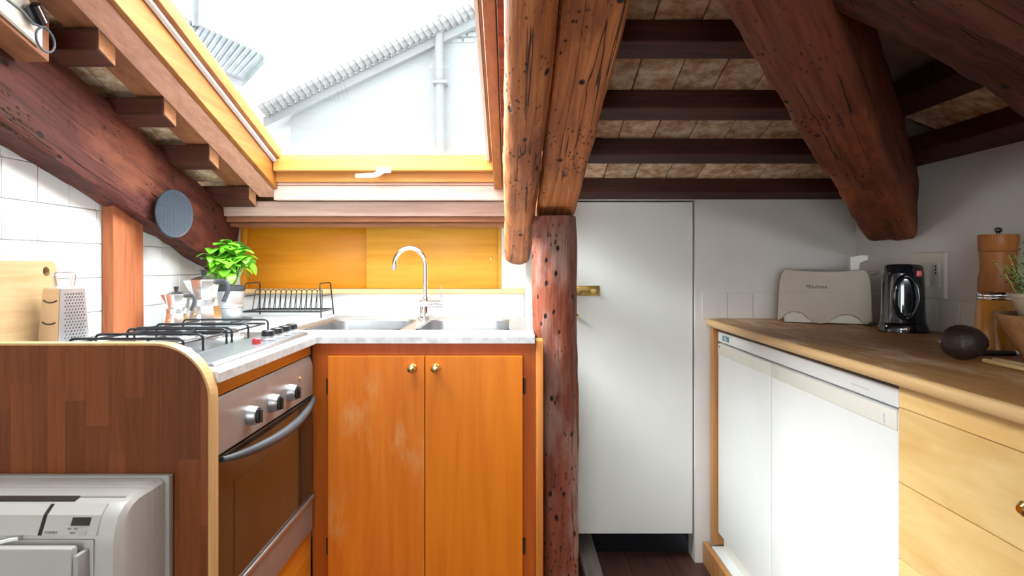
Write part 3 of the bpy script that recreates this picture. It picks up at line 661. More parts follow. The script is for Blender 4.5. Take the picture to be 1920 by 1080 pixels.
# ------------------------------------------------------------------ things on the left worktop
sl = tag(obj('slate_board', MB().prism([(-1.105, 1.955), (-.93, 1.955), (-.885, 2.17), (-.90, 2.215), (-1.105, 2.215)], 'z', .9005, .910), 'slate', bevel=.002), 'thin dark grey slate board under the two moka pots', 'board')
sa = tag(obj('pot_saucer', MB().lathe([(.066, 0), (.080, .0), (.086, .012), (.083, .012), (.076, .004), (.0, .004)], 36, Matrix.Translation((-1.0, 2.32, .9005))), 'slate', smooth=True), 'flat grey saucer under the zinc basil pot', 'saucer')
def moka(name, label, loc, s, rz):
    t = thing(name, label, 'moka pot', loc, rz)
    def oct_(prof): 
        return MB().loft([[(r*s*math.cos(2*math.pi*(k_+.5)/8), r*s*math.sin(2*math.pi*(k_+.5)/8), z*s) for k_ in range(8)] for r, z in prof])
    obj('boiler', oct_([(.039, 0), (.040, .002), (.0325, .041)]), 'alu', t, world=False, bevel=.001*s)
    obj('collar_ring', MB().lathe([(.031*s, .0405*s), (.031*s, .0555*s)], 28), 'alu', t, world=False, smooth=True)
    up = obj('upper_pot', oct_([(.025, .055), (.0265, .06), (.034, .098)]), 'alu', t, world=False, bevel=.001*s)
    obj('spout', MB().hexa([(-.045*s, -.007*s, .092*s), (-.028*s, -.010*s, .070*s), (-.028*s, .010*s, .070*s), (-.045*s, .007*s, .092*s), (-.047*s, -.008*s, .0975*s), (-.028*s, -.012*s, .0975*s), (-.028*s, .012*s, .0975*s), (-.047*s, .008*s, .0975*s)]), 'alu', up, world=False)
    lid = obj('lid', oct_([(.0345, .098), (.035, .100), (.012, .107), (.004, .108)]), 'alu', t, world=False)
    obj('lid_knob', MB().lathe([(.004*s, .107*s), (.0055*s, .11*s), (.007*s, .118*s), (.0075*s, .122*s), (.005*s, .123*s)], 14), 'black', lid, world=False, smooth=True)
    pts = bent([(.03*s, 0, .094*s), (.058*s, 0, .096*s), (.060*s, 0, .075*s), (.048*s, 0, .050*s)], .014*s, 5)
    obj('handle', MB().tube(pts, [.0055*s]*len(pts), 8), 'dark_grey', t, world=False, smooth=True)
    obj('valve', MB().lathe([(.003*s, 0), (.003*s, .004*s)], 8, Matrix.Translation((0, -.036*s, .022*s)) @ Matrix.Rotation(math.pi/2, 4, 'X')), 'brass', t, world=False)
    return t
moka('moka_pot', 'small one-cup aluminium moka pot on the slate board', (-1.035, 2.04, .9103), 1.0, -.1)
moka('moka_pot', 'taller aluminium moka pot standing behind the small one', (-1.0, 2.15, .9103), 1.42, -.15)
ft_ = thing('kitchen_gadget', 'small black plastic gadget lying on the slate board by the moka pots', 'gadget', (-.945, 2.07, .9103))
obj('body', MB().tube([(-.965, 2.055, .916), (-.935, 2.065, .917), (-.925, 2.07, .916)], [.005, .0065, .005], 10), 'black', ft_, smooth=True)
obj('tip', MB().tube([(-.925, 2.07, .916), (-.90, 2.082, .915)], [.003, .002], 8), 'black', ft_, smooth=True)
# basil in a zinc pot
bl = Vector((-1.0, 2.32, .9046))
bp_ = thing('basil_plant', 'leafy green basil in a ribbed zinc bucket in the corner', 'potted plant', bl)
pp = obj('bucket', MB().lathe([(.048, 0), (.050, .001), (.0535, .045), (.056, .047), (.0545, .052), (.0565, .056), (.055, .06), (.0595, .099), (.062, .101), (.0615, .104), (.059, .104), (.0555, .09), (.0, .088)], 40), 'zinc', bp_, world=False, smooth=True)
obj('inner_pot', MB().lathe([(.054, .09), (.0575, .120), (.0585, .121), (.0585, .123), (.055, .123), (.053, .113), (0, .113)], 36), 'dark_grey', bp_, world=False, smooth=True)
obj('soil', MB().lathe([(.053, .110), (.05, .116), (.02, .121), (0, .122)], 24), 'soil', bp_, world=False, smooth=True)
def leafmesh():
    mb = MB(); n1, n2 = 6, 4; v = []; f = []
    for i in range(n1+1):
        t = i/n1; wd = .5*math.sin(math.pi*min(1, t**.8*.97+.015))**.7*.92
        for j in range(-n2//2, n2//2+1):
            s_ = j/(n2/2); v.append((t, wd*s_*.85, .16*math.sin(math.pi*t)-.28*t*t+.10*(1-abs(s_))*(-1)+.12*abs(s_)**.5*0-.09*s_*s_))
    m_ = n2+1
    for i in range(n1):
        for j in range(n2): f.append((i*m_+j, (i+1)*m_+j, (i+1)*m_+j+1, i*m_+j+1))
    return MB().add(v, f).mesh('leaf', smooth=True, angle=80)
lm = leafmesh(); lm.materials.append(MATS['basil_leaf'])
random.seed(21)
stems = MB()
nl = 0
for i in range(26):
    a = random.uniform(0, 2*math.pi); rr = random.uniform(.0, .075)**1; top = Vector((rr*math.cos(a)*1.15+.008, rr*math.sin(a)*.9-.006, .125+.155*(1-(rr/.1)**2)*random.uniform(.55, 1.0)))
    base = Vector((top.x*.3, top.y*.3, .115)); midp = (base+top)/2+Vector((top.x*.12, top.y*.12, 0))
    stems.tube([base, midp, top], [.0022, .002, .0015], 6)
    for k_ in range(5):
        t = 1 if k_ < 4 else .62
        p = base.lerp(top, t); yaw = a+random.uniform(-.4, .4)+k_*math.pi/2; L_ = random.uniform(.038, .064)*(1 if k_ < 4 else .9)
        M = Matrix.Translation(p) @ Matrix.Rotation(yaw, 4, 'Z') @ Matrix.Rotation(random.uniform(-.45, .75), 4, 'Y') @ Matrix.Scale(L_, 4)
        tip = M @ Vector((1, 0, 0)) + bl
        if tip.x < -1.085 or tip.x > -.87 or tip.z < 1.02: continue
        o = link('leaf', lm, None, bp_, world=False); o.matrix_local = M; nl += 1
obj('stems', stems, 'basil_stem', bp_, world=False, smooth=True)
# dish rack
rk = thing('dish_rack', 'black wire dish rack on the worktop left of the tap', 'dish rack', (-.86, 2.55, .9))
X0, X1, Y0, Y1 = -1.0115, -.7085, 2.457, 2.645
for xx, s_ in ((X0, 1), (X1, -1)):
    mb = MB(); ix = xx+s_*.012
    mb.tube(bent([(xx, Y0, .9025), (ix, Y0+.025, 1.03), (ix, Y1-.02, 1.03), (xx+s_*.004, Y1, .9025)], .012), .0026, 8)
    mb.tube([(xx+s_*.008, Y0+.016, .982), (xx+s_*.009, Y1-.014, .982)], .002, 6)
    e_ = obj('end_frame', mb, 'black_wire', rk, smooth=True)
mb = MB()
for yy in (Y0+.016, Y1-.012): mb.box((X0+.004, yy-.004, .922), (X1-.004, yy+.004, .9275))
for xx in (X0+.004, X1-.010): mb.box((xx, Y0+.016, .922), (xx+.006, Y1-.012, .9275))
for i in range(1, 14): mb.tube([(X0+(X1-X0)*i/14, Y0+.016, .924), (X0+(X1-X0)*i/14, Y1-.012, .924)], .0016, 6)
obj('tray', mb, 'black_wire', rk)
for i in range(13):
    xc = X0+.032+(X1-X0-.064)*i/12; yy = Y0+.095
    obj('plate_holder', MB().tube(bent([(xc-.0135, yy-.02, .927), (xc-.009, yy, 1.004), (xc+.009, yy, 1.004), (xc+.0135, yy-.02, .927)], .009), .0017, 6), 'black_wire', rk, smooth=True)
# grater and chopping board
cbd = thing('chopping_board', 'pale wooden chopping board with a hanging hole leaning on the tiled wall', 'chopping board', (-1.13, 1.46, .9))
Mb = Matrix.Translation((-1.1345, 1.46, .9018)) @ Matrix.Rotation(-.075, 4, 'Y')
pr = [(y, z) for x_, y, z in [(0, *p[:2]) for p in rrect(-.2, .2, 0, .208, .02, 0)]]
hole = [(.162+.012*math.cos(t*math.pi/10), .182+.012*math.sin(t*math.pi/10)) for t in range(20)]
def plate_with_hole(outer, inner, t):
    bm = bmesh.new(); vo = [bm.verts.new((0, y, z)) for y, z in outer]; vi = [bm.verts.new((0, y, z)) for y, z in inner]
    es = [bm.edges.new((vo[i], vo[(i+1) % len(vo)])) for i in range(len(vo))]+[bm.edges.new((vi[i], vi[(i+1) % len(vi)])) for i in range(len(vi))]
    bmesh.ops.triangle_fill(bm, edges=es, use_beauty=True)
    r_ = bmesh.ops.extrude_face_region(bm, geom=bm.faces[:]); bmesh.ops.translate(bm, vec=(t, 0, 0), verts=[q for q in r_['geom'] if isinstance(q, bmesh.types.BMVert)])
    bmesh.ops.recalc_face_normals(bm, faces=bm.faces); me = bpy.data.meshes.new('board'); bm.to_mesh(me); bm.free(); return me
me = plate_with_hole(pr, hole, .014); me.transform(Mb @ Matrix.Translation((-.007, 0, 0))); link('board', me, 'board_pale', cbd)
gr = thing('box_grater', 'steel box grater standing beside the chopping board', 'grater', (-1.072, 1.585, .9003), math.radians(70))
def fr(w0, d0, w1, d1, h): return [(-w0, -d0, 0), (w0, -d0, 0), (w0, d0, 0), (-w0, d0, 0), (-w1, -d1, h), (w1, -d1, h), (w1, d1, h), (-w1, d1, h)]
obj('body', MB().hexa(fr(.040, .036, .031, .030, .146)), 'steel', gr, world=False, bevel=.003)
mb = MB()
for i in range(17):
    z = .012+i*.0073
    for j in range(7):
        u = (j-3+(.5 if i % 2 else 0))*.0082
        yy = -.036+.006*z/.146; xx = u*(1-.2*z/.146)
        if abs(xx) < .031: mb.add([(xx-.0017, yy-.0002, z), (xx+.0017, yy-.0002, z), (xx, yy-.0024, z+.0032), (xx, yy-.0002, z+.0042)], [(0, 1, 2), (1, 3, 2), (3, 0, 2)])
o = obj('grating_teeth', mb, 'dark_grey', gr, world=False); o['kind'] = 'stuff'
obj('slicer_face', MB().hexa([(-.0405, -.033, .004), (-.0403, -.033, .004), (-.0403, .033, .004), (-.0405, .033, .004), (-.0325, -.028, .142), (-.0323, -.028, .142), (-.0323, .028, .142), (-.0325, .028, .142)]), 'steel_tan_reflection', gr, world=False)
for z in (.012, .061, .112):
    xx = -.0406+.009*z/.146-.0005
    obj('slicer_slot', MB().tube([(xx, -.022, z+.004), (xx-.001, -.011, z), (xx-.001, 0, z-.0012), (xx-.001, .011, z), (xx, .022, z+.004)], .0018, 6), 'black', gr, world=False)
obj('handle', MB().tube(bent([(-.020, 0, .146), (-.026, 0, .178), (.026, 0, .178), (.020, 0, .146)], .008), .0045, 8), 'alu', gr, world=False, smooth=True)
# round trivets hanging on the sloping beam
Mt = Matrix.Translation((-1.036, 2.031, 1.257)) @ Matrix.Rotation(math.radians(-18), 4, 'Z') @ Matrix.Rotation(math.pi/2, 4, 'Y')
Mt2 = Matrix.Translation((-1.0685, 2.075, 1.257)) @ Matrix.Rotation(math.radians(-5), 4, 'Z') @ Matrix.Rotation(math.pi/2, 4, 'Y')
def trivet(label, M, teeth):
    t = tag(obj('trivet', MB().lathe([(.072, -.003), (.0735, 0), (.072, .003), (.070, .0022), (0, .0022)], 56, M), 'silicone' , smooth=True), label, 'trivet', None)
    if teeth:
        mb = MB(); q = .0062
        for i in range(-13, 14):
            for j in range(-15, 16):
                x_, y_ = (i+(.5 if j % 2 else 0))*q, j*q*.86
                if x_*x_+y_*y_ < .069**2: mb.lathe([(.0017, 0), (.0013, .0012)], 5, M @ Matrix.Translation((x_, y_, .0021)))
        o = obj('nubs', mb, 'silicone_dark', t); o['kind'] = 'stuff'
        obj('hanging_hole', MB().lathe([(.004, .002), (.004, .0032)], 14, M @ Matrix.Translation((-.055, .012, 0))), 'black', t)
trivet('round blue grey rubber trivet with dimples hanging in front on the sloping beam', Mt, True)
trivet('second round blue grey trivet, tucked between the dimpled one and the beam', Mt2, False)
# socket strip on a wooden block, plug and cable
vS = Vector((0, -1, SL)).normalized(); nS = Vector((0, SL, 1)).normalized()
def sl_pt(x, y, h): return Vector((x, y, zj(y, h)))
tag(obj('mounting_block', MB().hexa(sloped(-1.075, -1.006, 1.05, 1.44, -.098, -.002)), 'brown_board', bevel=.003), 'brown wooden block under the roof carrying the socket strip', 'block')
ss = thing('socket_strip', 'cream white socket strip on the wooden block above the sloping beam', 'socket', sl_pt(-1.0, 1.3, -.04))
obj('plate', MB().hexa(sloped(-1.0055, -.996, 1.10, 1.405, -.088, -.014)), 'plastic_cream', ss, bevel=.002)
obj('blank_insert', MB().hexa(sloped(-.9962, -.9948, 1.275, 1.315, -.066, -.034)), 'plastic_white', ss)
pc = sl_pt(-.996, 1.362, -.045)
pg = thing('plug', 'black plug with a looped thin cable in the socket strip', 'plug', pc)
ax_ = (-vS*.75-Vector((0, 0, .6))).normalized()
obj('body', MB().tube([pc+Vector((.017, 0, 0))-ax_*.020, pc+Vector((.017, 0, 0))-ax_*.018, pc+Vector((.017, 0, 0))+ax_*.018, pc+Vector((.017, 0, 0))+ax_*.022], [.013, .0155, .0155, .011], 18), 'black_gloss', pg, smooth=True)
c0 = pc+Vector((.020, 0, 0))+ax_*.024
pts = [c0]; cc = c0+Vector((.0, .004, -.029))
for i in range(1, 15):
    a = math.radians(90-i*25); pts.append(cc+Vector((.002, math.cos(a)*.028, math.sin(a)*.024)))
pts += [c0+Vector((.0, -.03, -.006)), c0+Vector((.01, -.07, .002)), c0+Vector((.0, -.13, .02))]
obj('cable', MB().tube(pts, .0026, 8), 'dark_grey', pg, smooth=True)

# ------------------------------------------------------------------ air conditioner
ac = thing('air_conditioner', 'white floor-console air conditioner in front of the butcher-block panel', 'air conditioner', (-.88, 1.12, .1))
AX0, AX1 = -1.155, -.625
prof = [(1.19, .10), (1.19, .717), (1.105, .717), (1.075, .712), (1.057, .700), (1.047, .680), (1.043, .655), (1.043, .10)]
mb = MB(); n_ = len(prof)
rings = []
for xx, k_ in ((AX0, .012), (AX0+.004, .004), (AX0+.012, 0), (AX1-.016, 0), (AX1-.006, .004), (AX1, .013)):
    rings.append([(xx, y+(k_ if y < 1.1 else k_*.3*(y < 1.15)), z-(k_*.6 if z > .66 else 0)) for y, z in prof])
obj('body', mb.loft(rings), 'ac_white', ac, smooth=True, angle=30)
obj('back_frame', bx(AX0-.003, AX1+.008, 1.191, 1.2075, .09, .7205), 'ac_grey', ac, bevel=.003)
for i, yy in enumerate((1.137, 1.155, 1.172)): obj('seam', MB().box((AX0+.02, yy, .7166), (AX1-.004, yy+.0012, .7175)).box((AX1-.0005, yy, .1), (AX1+.0006, yy+.0012, .710)), 'ac_grey', ac)
fp = [(1.105, .717), (1.075, .712), (1.057, .700), (1.047, .680), (1.0435, .6735)]
def skin(xa, xb, off, lo=0, hi=None):
    pr_ = fp[lo:hi]; out_ = []
    for i, (y, z) in enumerate(pr_):
        a = pr_[max(i-1, 0)]; c = pr_[min(i+1, len(pr_)-1)]; t = Vector((c[0]-a[0], c[1]-a[1])).normalized()
        n__ = Vector((t.y, -t.x)); out_.append((y+n__.x*off, z+n__.y*off))
    sgn = out_[1][1] < pr_[1][1]
    if sgn: out_ = [(2*y-a, 2*z-b_) for (a, b_), (y, z) in zip(out_, pr_)]
    return MB().prism(pr_+out_[::-1], 'x', xa, xb)
obj('intake_cover', skin(AX0+.01, -.7475, .0022, 1), 'ac_white', ac, smooth=True, angle=25)
cp = obj('control_panel', skin(-.7405, -.655, .0022, 1), 'ac_white', ac, smooth=True, angle=25)
obj('gap', skin(-.7475, -.7405, .0006, 1), 'black', ac); obj('gap', skin(-.655, -.6538, .0006, 1), 'ac_grey', ac)
obj('intake_slot', MB().prism([(1.098, .7175), (1.082, .7152), (1.082, .7140), (1.098, .7160)], 'x', AX0+.01, -.715), 'slot_dark', ac)
obj('slot_line', MB().prism([(1.098, .7178), (1.0955, .7176), (1.0955, .7160), (1.098, .7160)], 'x', -.715, -.64), 'ac_grey', ac)
def acp(x, z):   # point on the control panel skin
    for (ya, za), (yb, zb_) in zip(fp[:-1], fp[1:]):
        if zb_ <= z <= za: return Vector((x, ya+(yb-ya)*(z-za)/(zb_-za)-.0026, z)), math.atan2(-(ya-yb), za-zb_)
    return Vector((x, fp[-1][0]-.0026, z)), 0
def acbox(n_, x0, x1, z0, z1, mat, parent, rise=.0006):
    pa, _ = acp(x0, z0); pb, _ = acp(x1, z1)
    q = [(x0, pa.y, z0), (x1, pa.y, z0), (x1, pb.y, z1), (x0, pb.y, z1)]
    return obj(n_, MB().hexa(q+[(x, y-rise-.0004, z+rise*.3) for x, y, z in q]), mat, parent)
acbox('display', -.6985, -.669, .6875, .6985, 'display', cp)
acbox('lamp_mark', -.702, -.697, .6825, .6842, 'ac_text', cp); acbox('lamp_mark', -.692, -.687, .6825, .6842, 'ac_text', cp)
acbox('button', -.683, -.671, .6755, .6800, 'ac_grey', cp, .0012)
p_, an = acp(-.727, .6785); text('TOSHIBA', .0052, 'ac_text', Matrix.Translation(p_+Vector((0, -.0006, 0))) @ Matrix.Rotation(-.3, 4, 'X') @ FRONT, cp)
p_, an = acp(-.692, .6778); text('RESET', .0036, 'ac_text', Matrix.Translation(p_+Vector((0, -.0006, 0))) @ Matrix.Rotation(-.3, 4, 'X') @ FRONT, cp)
fpn = obj('front_flap', MB().hexa([(AX0+.03, .995, .11), (-.672, .995, .11), (-.672, 1.012, .11), (AX0+.03, 1.012, .11), (AX0+.03, 1.010, .667), (-.672, 1.010, .667), (-.672, 1.027, .667), (AX0+.03, 1.027, .667)]), 'ac_white', ac, bevel=.005)
obj('flap_recess', bx(AX0+.02, -.658, 1.0405, 1.0432, .12, .668), 'ac_grey', ac, bevel=.001)
obj('flap_arm', bx(-.672, -.664, 1.012, 1.042, .60, .655), 'ac_grey', ac, bevel=.002)
obj('flap_catch', MB().tube([(-.80, 1.022, .669), (-.785, 1.028, .672), (-.77, 1.03, .674)], .003, 8), 'plastic_white', ac, smooth=True)

# ------------------------------------------------------------------ right-hand side
rt = thing('wooden_worktop', 'worn tan wooden worktop above the white fridge and drawers', 'worktop', (1.0, 1.3, .876))
obj('top', bx(.722, XR-.005, .35, YB-.005, .8765, .9), 'top_wood', rt)
mb = MB(); rings = []
for yy, k_ in ((.35, 0), (YB-.03, 0), (YB-.008, -.008), (YB-.004, -.014)):
    rings.append([(x_+(-k_ if x_ < .715 else 0), yy, z_) for x_, z_ in ((.7225, .8765), (.714, .8765), (.710, .880), (.709, .888), (.7105, .895), (.715, .8995), (.7225, .8998))])
obj('nosing', MB().loft(rings), 'top_edge', rt, smooth=True, angle=60)
pn = thing('fridge_side_panel', 'narrow orange wooden panel between the white fridge and the door', 'panel', (1.0, 2.42, 0))
obj('panel', bx(.73, XR-.006, 2.404, 2.438, .0815, .876), 'right_panel', pn, bevel=.002)
sk_ = tag(obj('skirting_board', bx(.703, .722, .5, YB-.003, 0.0005, .08), 'right_panel', bevel=.002), 'reddish wooden skirting board on the floor below the white fridge', 'skirting')
fr_ = thing('fridge', 'wide white undercounter fridge with two doors', 'fridge', (1.0, 1.83, .0))
FY0, FY1, FX = 1.277, 2.398, .746
obj('body', bx(FX+.045, XR-.03, FY0, FY1, .06, .858), 'fridge_white', fr_)
tp = obj('top_fascia', bx(FX, FX+.045, FY0, FY1, .8225, .8605), 'fridge_white', fr_, bevel=.004)
bd = obj('badge', bx(FX-.0008, FX, 2.275, 2.345, .832, .8505), 'badge_blue', tp)
for (a, b_, c, e) in ((2.318, 2.324, .837, .847), (2.302, 2.314, .834, .838), (2.302, 2.306, .838, .846)): obj('badge_mark', bx(FX-.0012, FX-.0008, a, b_, c, e), 'plastic_white', bd)
obj('fascia_print', bx(FX-.0005, FX, 1.385, 1.455, .838, .8405), 'gasket', tp)
YM = 1.908
for (a, b_, big) in ((YM+.0015, FY1, 0), (FY0, YM-.0015, 1)):
    dd = obj('door', bx(FX, FX+.042, a, b_, .13, .817), 'fridge_white', fr_, bevel=.005)
    hg = obj('handle_strip', MB().prism([(FX-.0015, .779), (FX-.0015, .8155), (FX+.003, .8165), (FX+.003, .776)], 'y', a+.004, b_-.004), 'fridge_cream', dd, bevel=.001)
    if big:
        for yy in (a+.045, b_-.045): obj('grip_notch', bx(FX-.0022, FX-.001, yy, yy+.006, .783, .803), 'gasket', hg)
    else: obj('hinge_screw', MB().lathe([(.004, 0), (.004, .001)], 10, Matrix.Translation((FX-.0015, b_-.02, .806)) @ Matrix.Rotation(-math.pi/2, 4, 'Y')), 'dark_grey', dd)
obj('kick_plate', bx(FX+.012, FX+.03, FY0, FY1-.03, .082, .128), 'fridge_cream', fr_)
obj('base_rail', bx(.7235, FX+.04, FY0, FY1, .06, .0805), 'fridge_white', fr_)
dc = thing('drawer_cabinet', 'pale beech drawer cabinet next to the fridge', 'cabinet', (1.0, .93, 0))
DX = .742
obj('carcass', bx(DX+.022, XR-.03, .597, 1.272, .06, .874), 'drawer_wood', dc)
obj('top_rail', bx(DX+.002, DX+.022, .597, 1.272, .828, .8755), 'drawer_wood', dc)
for z0, z1 in ((.6845, .8265), (.5385, .6825), (.392, .5365), (.13, .390)):
    dw = obj('drawer', bx(DX, DX+.021, .602, 1.2705, z0, z1), 'drawer_wood', dc, bevel=.0015)
    obj('knob', MB().lathe([(.010, 0), (.010, .002), (.005, .004), (.005, .010), (.011, .016), (.0115, .021), (.006, .026)], 20, Matrix.Translation((DX, .935, (z0+z1)/2)) @ Matrix.Rotation(-math.pi/2, 4, 'Y')), 'brass', dw, smooth=True)

# toaster
tt = thing('toaster', 'beige plastic toaster with wavy base on the wooden worktop', 'toaster', (1.073, 2.280, .9003), math.radians(-24))
def tbase(x):
    u = x/.155
    return .020*max(0, math.cos((u*1.5+.14)*math.pi*1.0+math.pi)*.5+.5)**.9 if abs(u) < .97 else 0
def wave(x):
    pts_ = [(-.155, .006), (-.14, .012), (-.125, .024), (-.10, .030), (-.075, .027), (-.05, .012), (-.03, .003), (-.012, .001), (.01, .003), (.03, .014), (.055, .024), (.08, .026), (.105, .020), (.125, .008), (.14, .001), (.155, .001)]
    for (a, b_), (c, e) in zip(pts_[:-1], pts_[1:]):
        if a <= x <= c:
            t = (x-a)/(c-a); t = t*t*(3-2*t); return b_+(e-b_)*t
    return 0
n_ = 44
outl = [(-.155+.31*i/n_, wave(-.155+.31*i/n_)*1.35) for i in range(n_+1)]
outl += [(.153, .05), (.1515, .10), (.148, .145), (.142, .168), (.134, .180), (.125, .184)]
outl += [(.125-.25*i/14, .184-.006*math.sin(math.pi*i/14)) for i in range(1, 14)]
outl += [(-.125, .1875), (-.132, .184), (-.141, .168), (-.148, .145), (-.1515, .10), (-.154, .05)]
outl = [(x_*.93, z_) for x_, z_ in outl]
sh = obj('shell', MB().prism(outl, 'y', -.074, .074), 'toaster_beige', tt, world=False, bevel=.007, seg=4, angle=60)
obj('base', bx(-.125, .125, -.048, .048, .002, .045), 'plastic_cream', tt, world=False, bevel=.004)
crv = [(-.15+.30*i/20, .098+.012*math.cos((i/20-.42)*math.pi*1.15)) for i in range(21)]
obj('seam', MB().tube([(x_, -.0738, z_) for x_, z_ in crv if abs(x_) < .130], .0008, 6), 'ac_grey', sh, world=False)
for yy in (-.026, .026): obj('slot', MB().box((-.105, yy-.012, .1785), (.07, yy+.012, .1825)), 'black', sh, world=False)
for i in range(5): obj('slot_rib', bx(-.085+i*.036, -.082+i*.036, -.045, .045, .181, .1855), 'ac_grey', sh, world=False)
obj('lever', MB().prism([(.080, .178), (.108, .178), (.110, .205), (.125, .212), (.135, .216), (.135, .232), (.11, .232), (.080, .226)], 'y', -.03, -.008), 'plastic_cream', tt, world=False, bevel=.003)
obj('cancel_tab', MB().tube([(.135, -.03, .170), (.150, -.03, .172), (.166, -.03, .177)], [.008, .008, .004], 10), 'toaster_beige', tt, world=False, smooth=True)
text('Moulinex', .0175, 'slot_dark', Matrix.Translation((-.024, -.0746, .126)) @ FRONT, sh, world=False, shear=.25)
# kettle
kt = thing('kettle', 'black glossy plastic kettle between the toaster and the wall socket', 'kettle', (1.172, 1.985, .9003), math.radians(-22))
def sup(a, b_, z, ex=2.6, n=36):
    R = []
    for k_ in range(n):
        t = 2*math.pi*k_/n; c, s_ = math.cos(t), math.sin(t); rr = (abs(c)**ex+abs(s_)**ex)**(-1/ex); R.append((a*rr*c, b_*rr*s_, z))
    return R
obj('body', MB().loft([sup(.060, .056, .028), sup(.058, .056, .06), sup(.0565, .055, .12), sup(.0545, .053, .17), sup(.052, .050, .193), sup(.046, .045, .2), sup(.02, .02, .203)]), 'black_gloss', kt, world=False, smooth=True, angle=50)
obj('base', MB().loft([sup(.067, .063, 0), sup(.067, .063, .012), sup(.062, .058, .026), sup(.055, .05, .03)]), 'black_gloss', kt, world=False, smooth=True)
pts = [(.023*math.sin(t*math.pi/12)*1.35, -.056-.010*(1-abs(math.cos(t*math.pi/12))**3), .105+.062*math.cos(t*math.pi/12)) for t in range(24)]
obj('handle', MB().tube(pts, .0075, 10, closed=True), 'black_gloss', kt, world=False, smooth=True)
obj('switch', bx(.026, .042, -.054, -.048, .165, .183), 'red_plastic', kt, world=False, bevel=.003)
obj('level_window', MB().box((-.0585, -.020, .05), (-.0565, -.008, .15)), 'ac_grey', kt, world=False, bevel=.001)
obj('base_foot', MB().lathe([(.008, 0), (.008, .006), (.004, .009)], 14, Matrix.Translation((0, -.0605, .012)) @ Matrix.Rotation(math.pi/2, 4, 'X')), 'chrome', kt, world=False, smooth=True)
obj('cord', MB().tube([(-.05, .03, .02), (-.075, .05, .02), (-.09, .08, .008), (-.07, .11, .006)], .003, 8), 'black', kt, world=False, smooth=True)
# wall socket
so = thing('wall_socket', 'grey white wall socket plate behind the kettle', 'socket', (XR-.006, 2.0, 1.07))
obj('plate', bx(XR-.013, XR-.0005, 1.925, 2.085, 1.0, 1.138), 'plastic_cream', so, bevel=.003)
for yy in (1.962, 2.012):
    ins = obj('socket_insert', bx(XR-.0142, XR-.013, yy-.018, yy+.018, 1.035, 1.105), 'plastic_cream', so, bevel=.0005)
    for zz in (1.085, 1.095, 1.075) if yy < 2 else (): obj('socket_hole', bx(XR-.0147, XR-.0142, yy-.003, yy+.003, zz-.003, zz+.003), 'black', ins)
# pepper mill, shaker, avocado
pm = thing('pepper_mill', 'tall turned wooden pepper mill against the right wall', 'pepper mill', (1.205, 1.64, .9003))
obj('body', MB().lathe([(.043, 0), (.043, .01), (.040, .03), (.041, .07), (.0425, .11), (.0435, .15), (.0425, .168), (.039, .182), (.0385, .205), (.0405, .232)], 36), 'mill_wood', pm, world=False, smooth=True)
hd_ = obj('head', MB().lathe([(.041, .233), (.0425, .236), (.0435, .27), (.0425, .2745), (.0, .2755)], 36), 'mill_wood', pm, world=False, smooth=True)
obj('finial', MB().lathe([(.004, .275), (.004, .279), (.0085, .283), (.009, .288), (.006, .292), (.0, .293)], 18), 'black_gloss', hd_, world=False, smooth=True)
sh_ = thing('cheese_shaker', 'tapered orange shaker with a chrome lid in front of the pepper mill', 'shaker', (1.113, 1.52, .9003))
obj('body', MB().lathe([(.046, 0), (.047, .002), (.0465, .01), (.038, .118), (.037, .120)], 36), 'shaker_orange', sh_, world=False, smooth=True)
obj('lid', MB().lathe([(.0375, .1195), (.0385, .121), (.0385, .125), (.0372, .126), (.0385, .128), (.0385, .133), (.035, .138), (.015, .1405), (0, .141)], 36), 'chrome', sh_, world=False, smooth=True)
def avo():
    mb = MB(); rings = []; n1, n2 = 28, 32
    for i in range(n1+1):
        t = i/n1; x_ = -math.cos(math.pi*t); r_ = math.sin(math.pi*t)*(1-.10*x_)
        R = []
        for k_ in range(n2):
            a = 2*math.pi*k_/n2; p = Vector((x_*.0435, r_*.0365*math.cos(a), r_*.0365*math.sin(a)))
            d_ = noise.noise(p*170)*.0011+noise.noise(p*60+Vector((3, 1, 2)))*.0012
            nrm = p.normalized() if p.length > 1e-6 else Vector((1, 0, 0)); R.append(tuple(p+nrm*d_))
        rings.append(R)
    return mb.loft(rings)
av = thing('avocado', 'dark bumpy ripe avocado lying on the wooden worktop', 'avocado', (.953, 1.395, .9368), math.radians(-22))
obj('skin', avo(), 'avocado_skin', av, world=False, smooth=True, angle=180)
obj('stem_end', MB().lathe([(.004, 0), (.003, .002)], 10, Matrix.Translation((-.0435, 0, 0)) @ Matrix.Rotation(-math.pi/2, 4, 'Y')), 'bowl_wood', av, world=False)
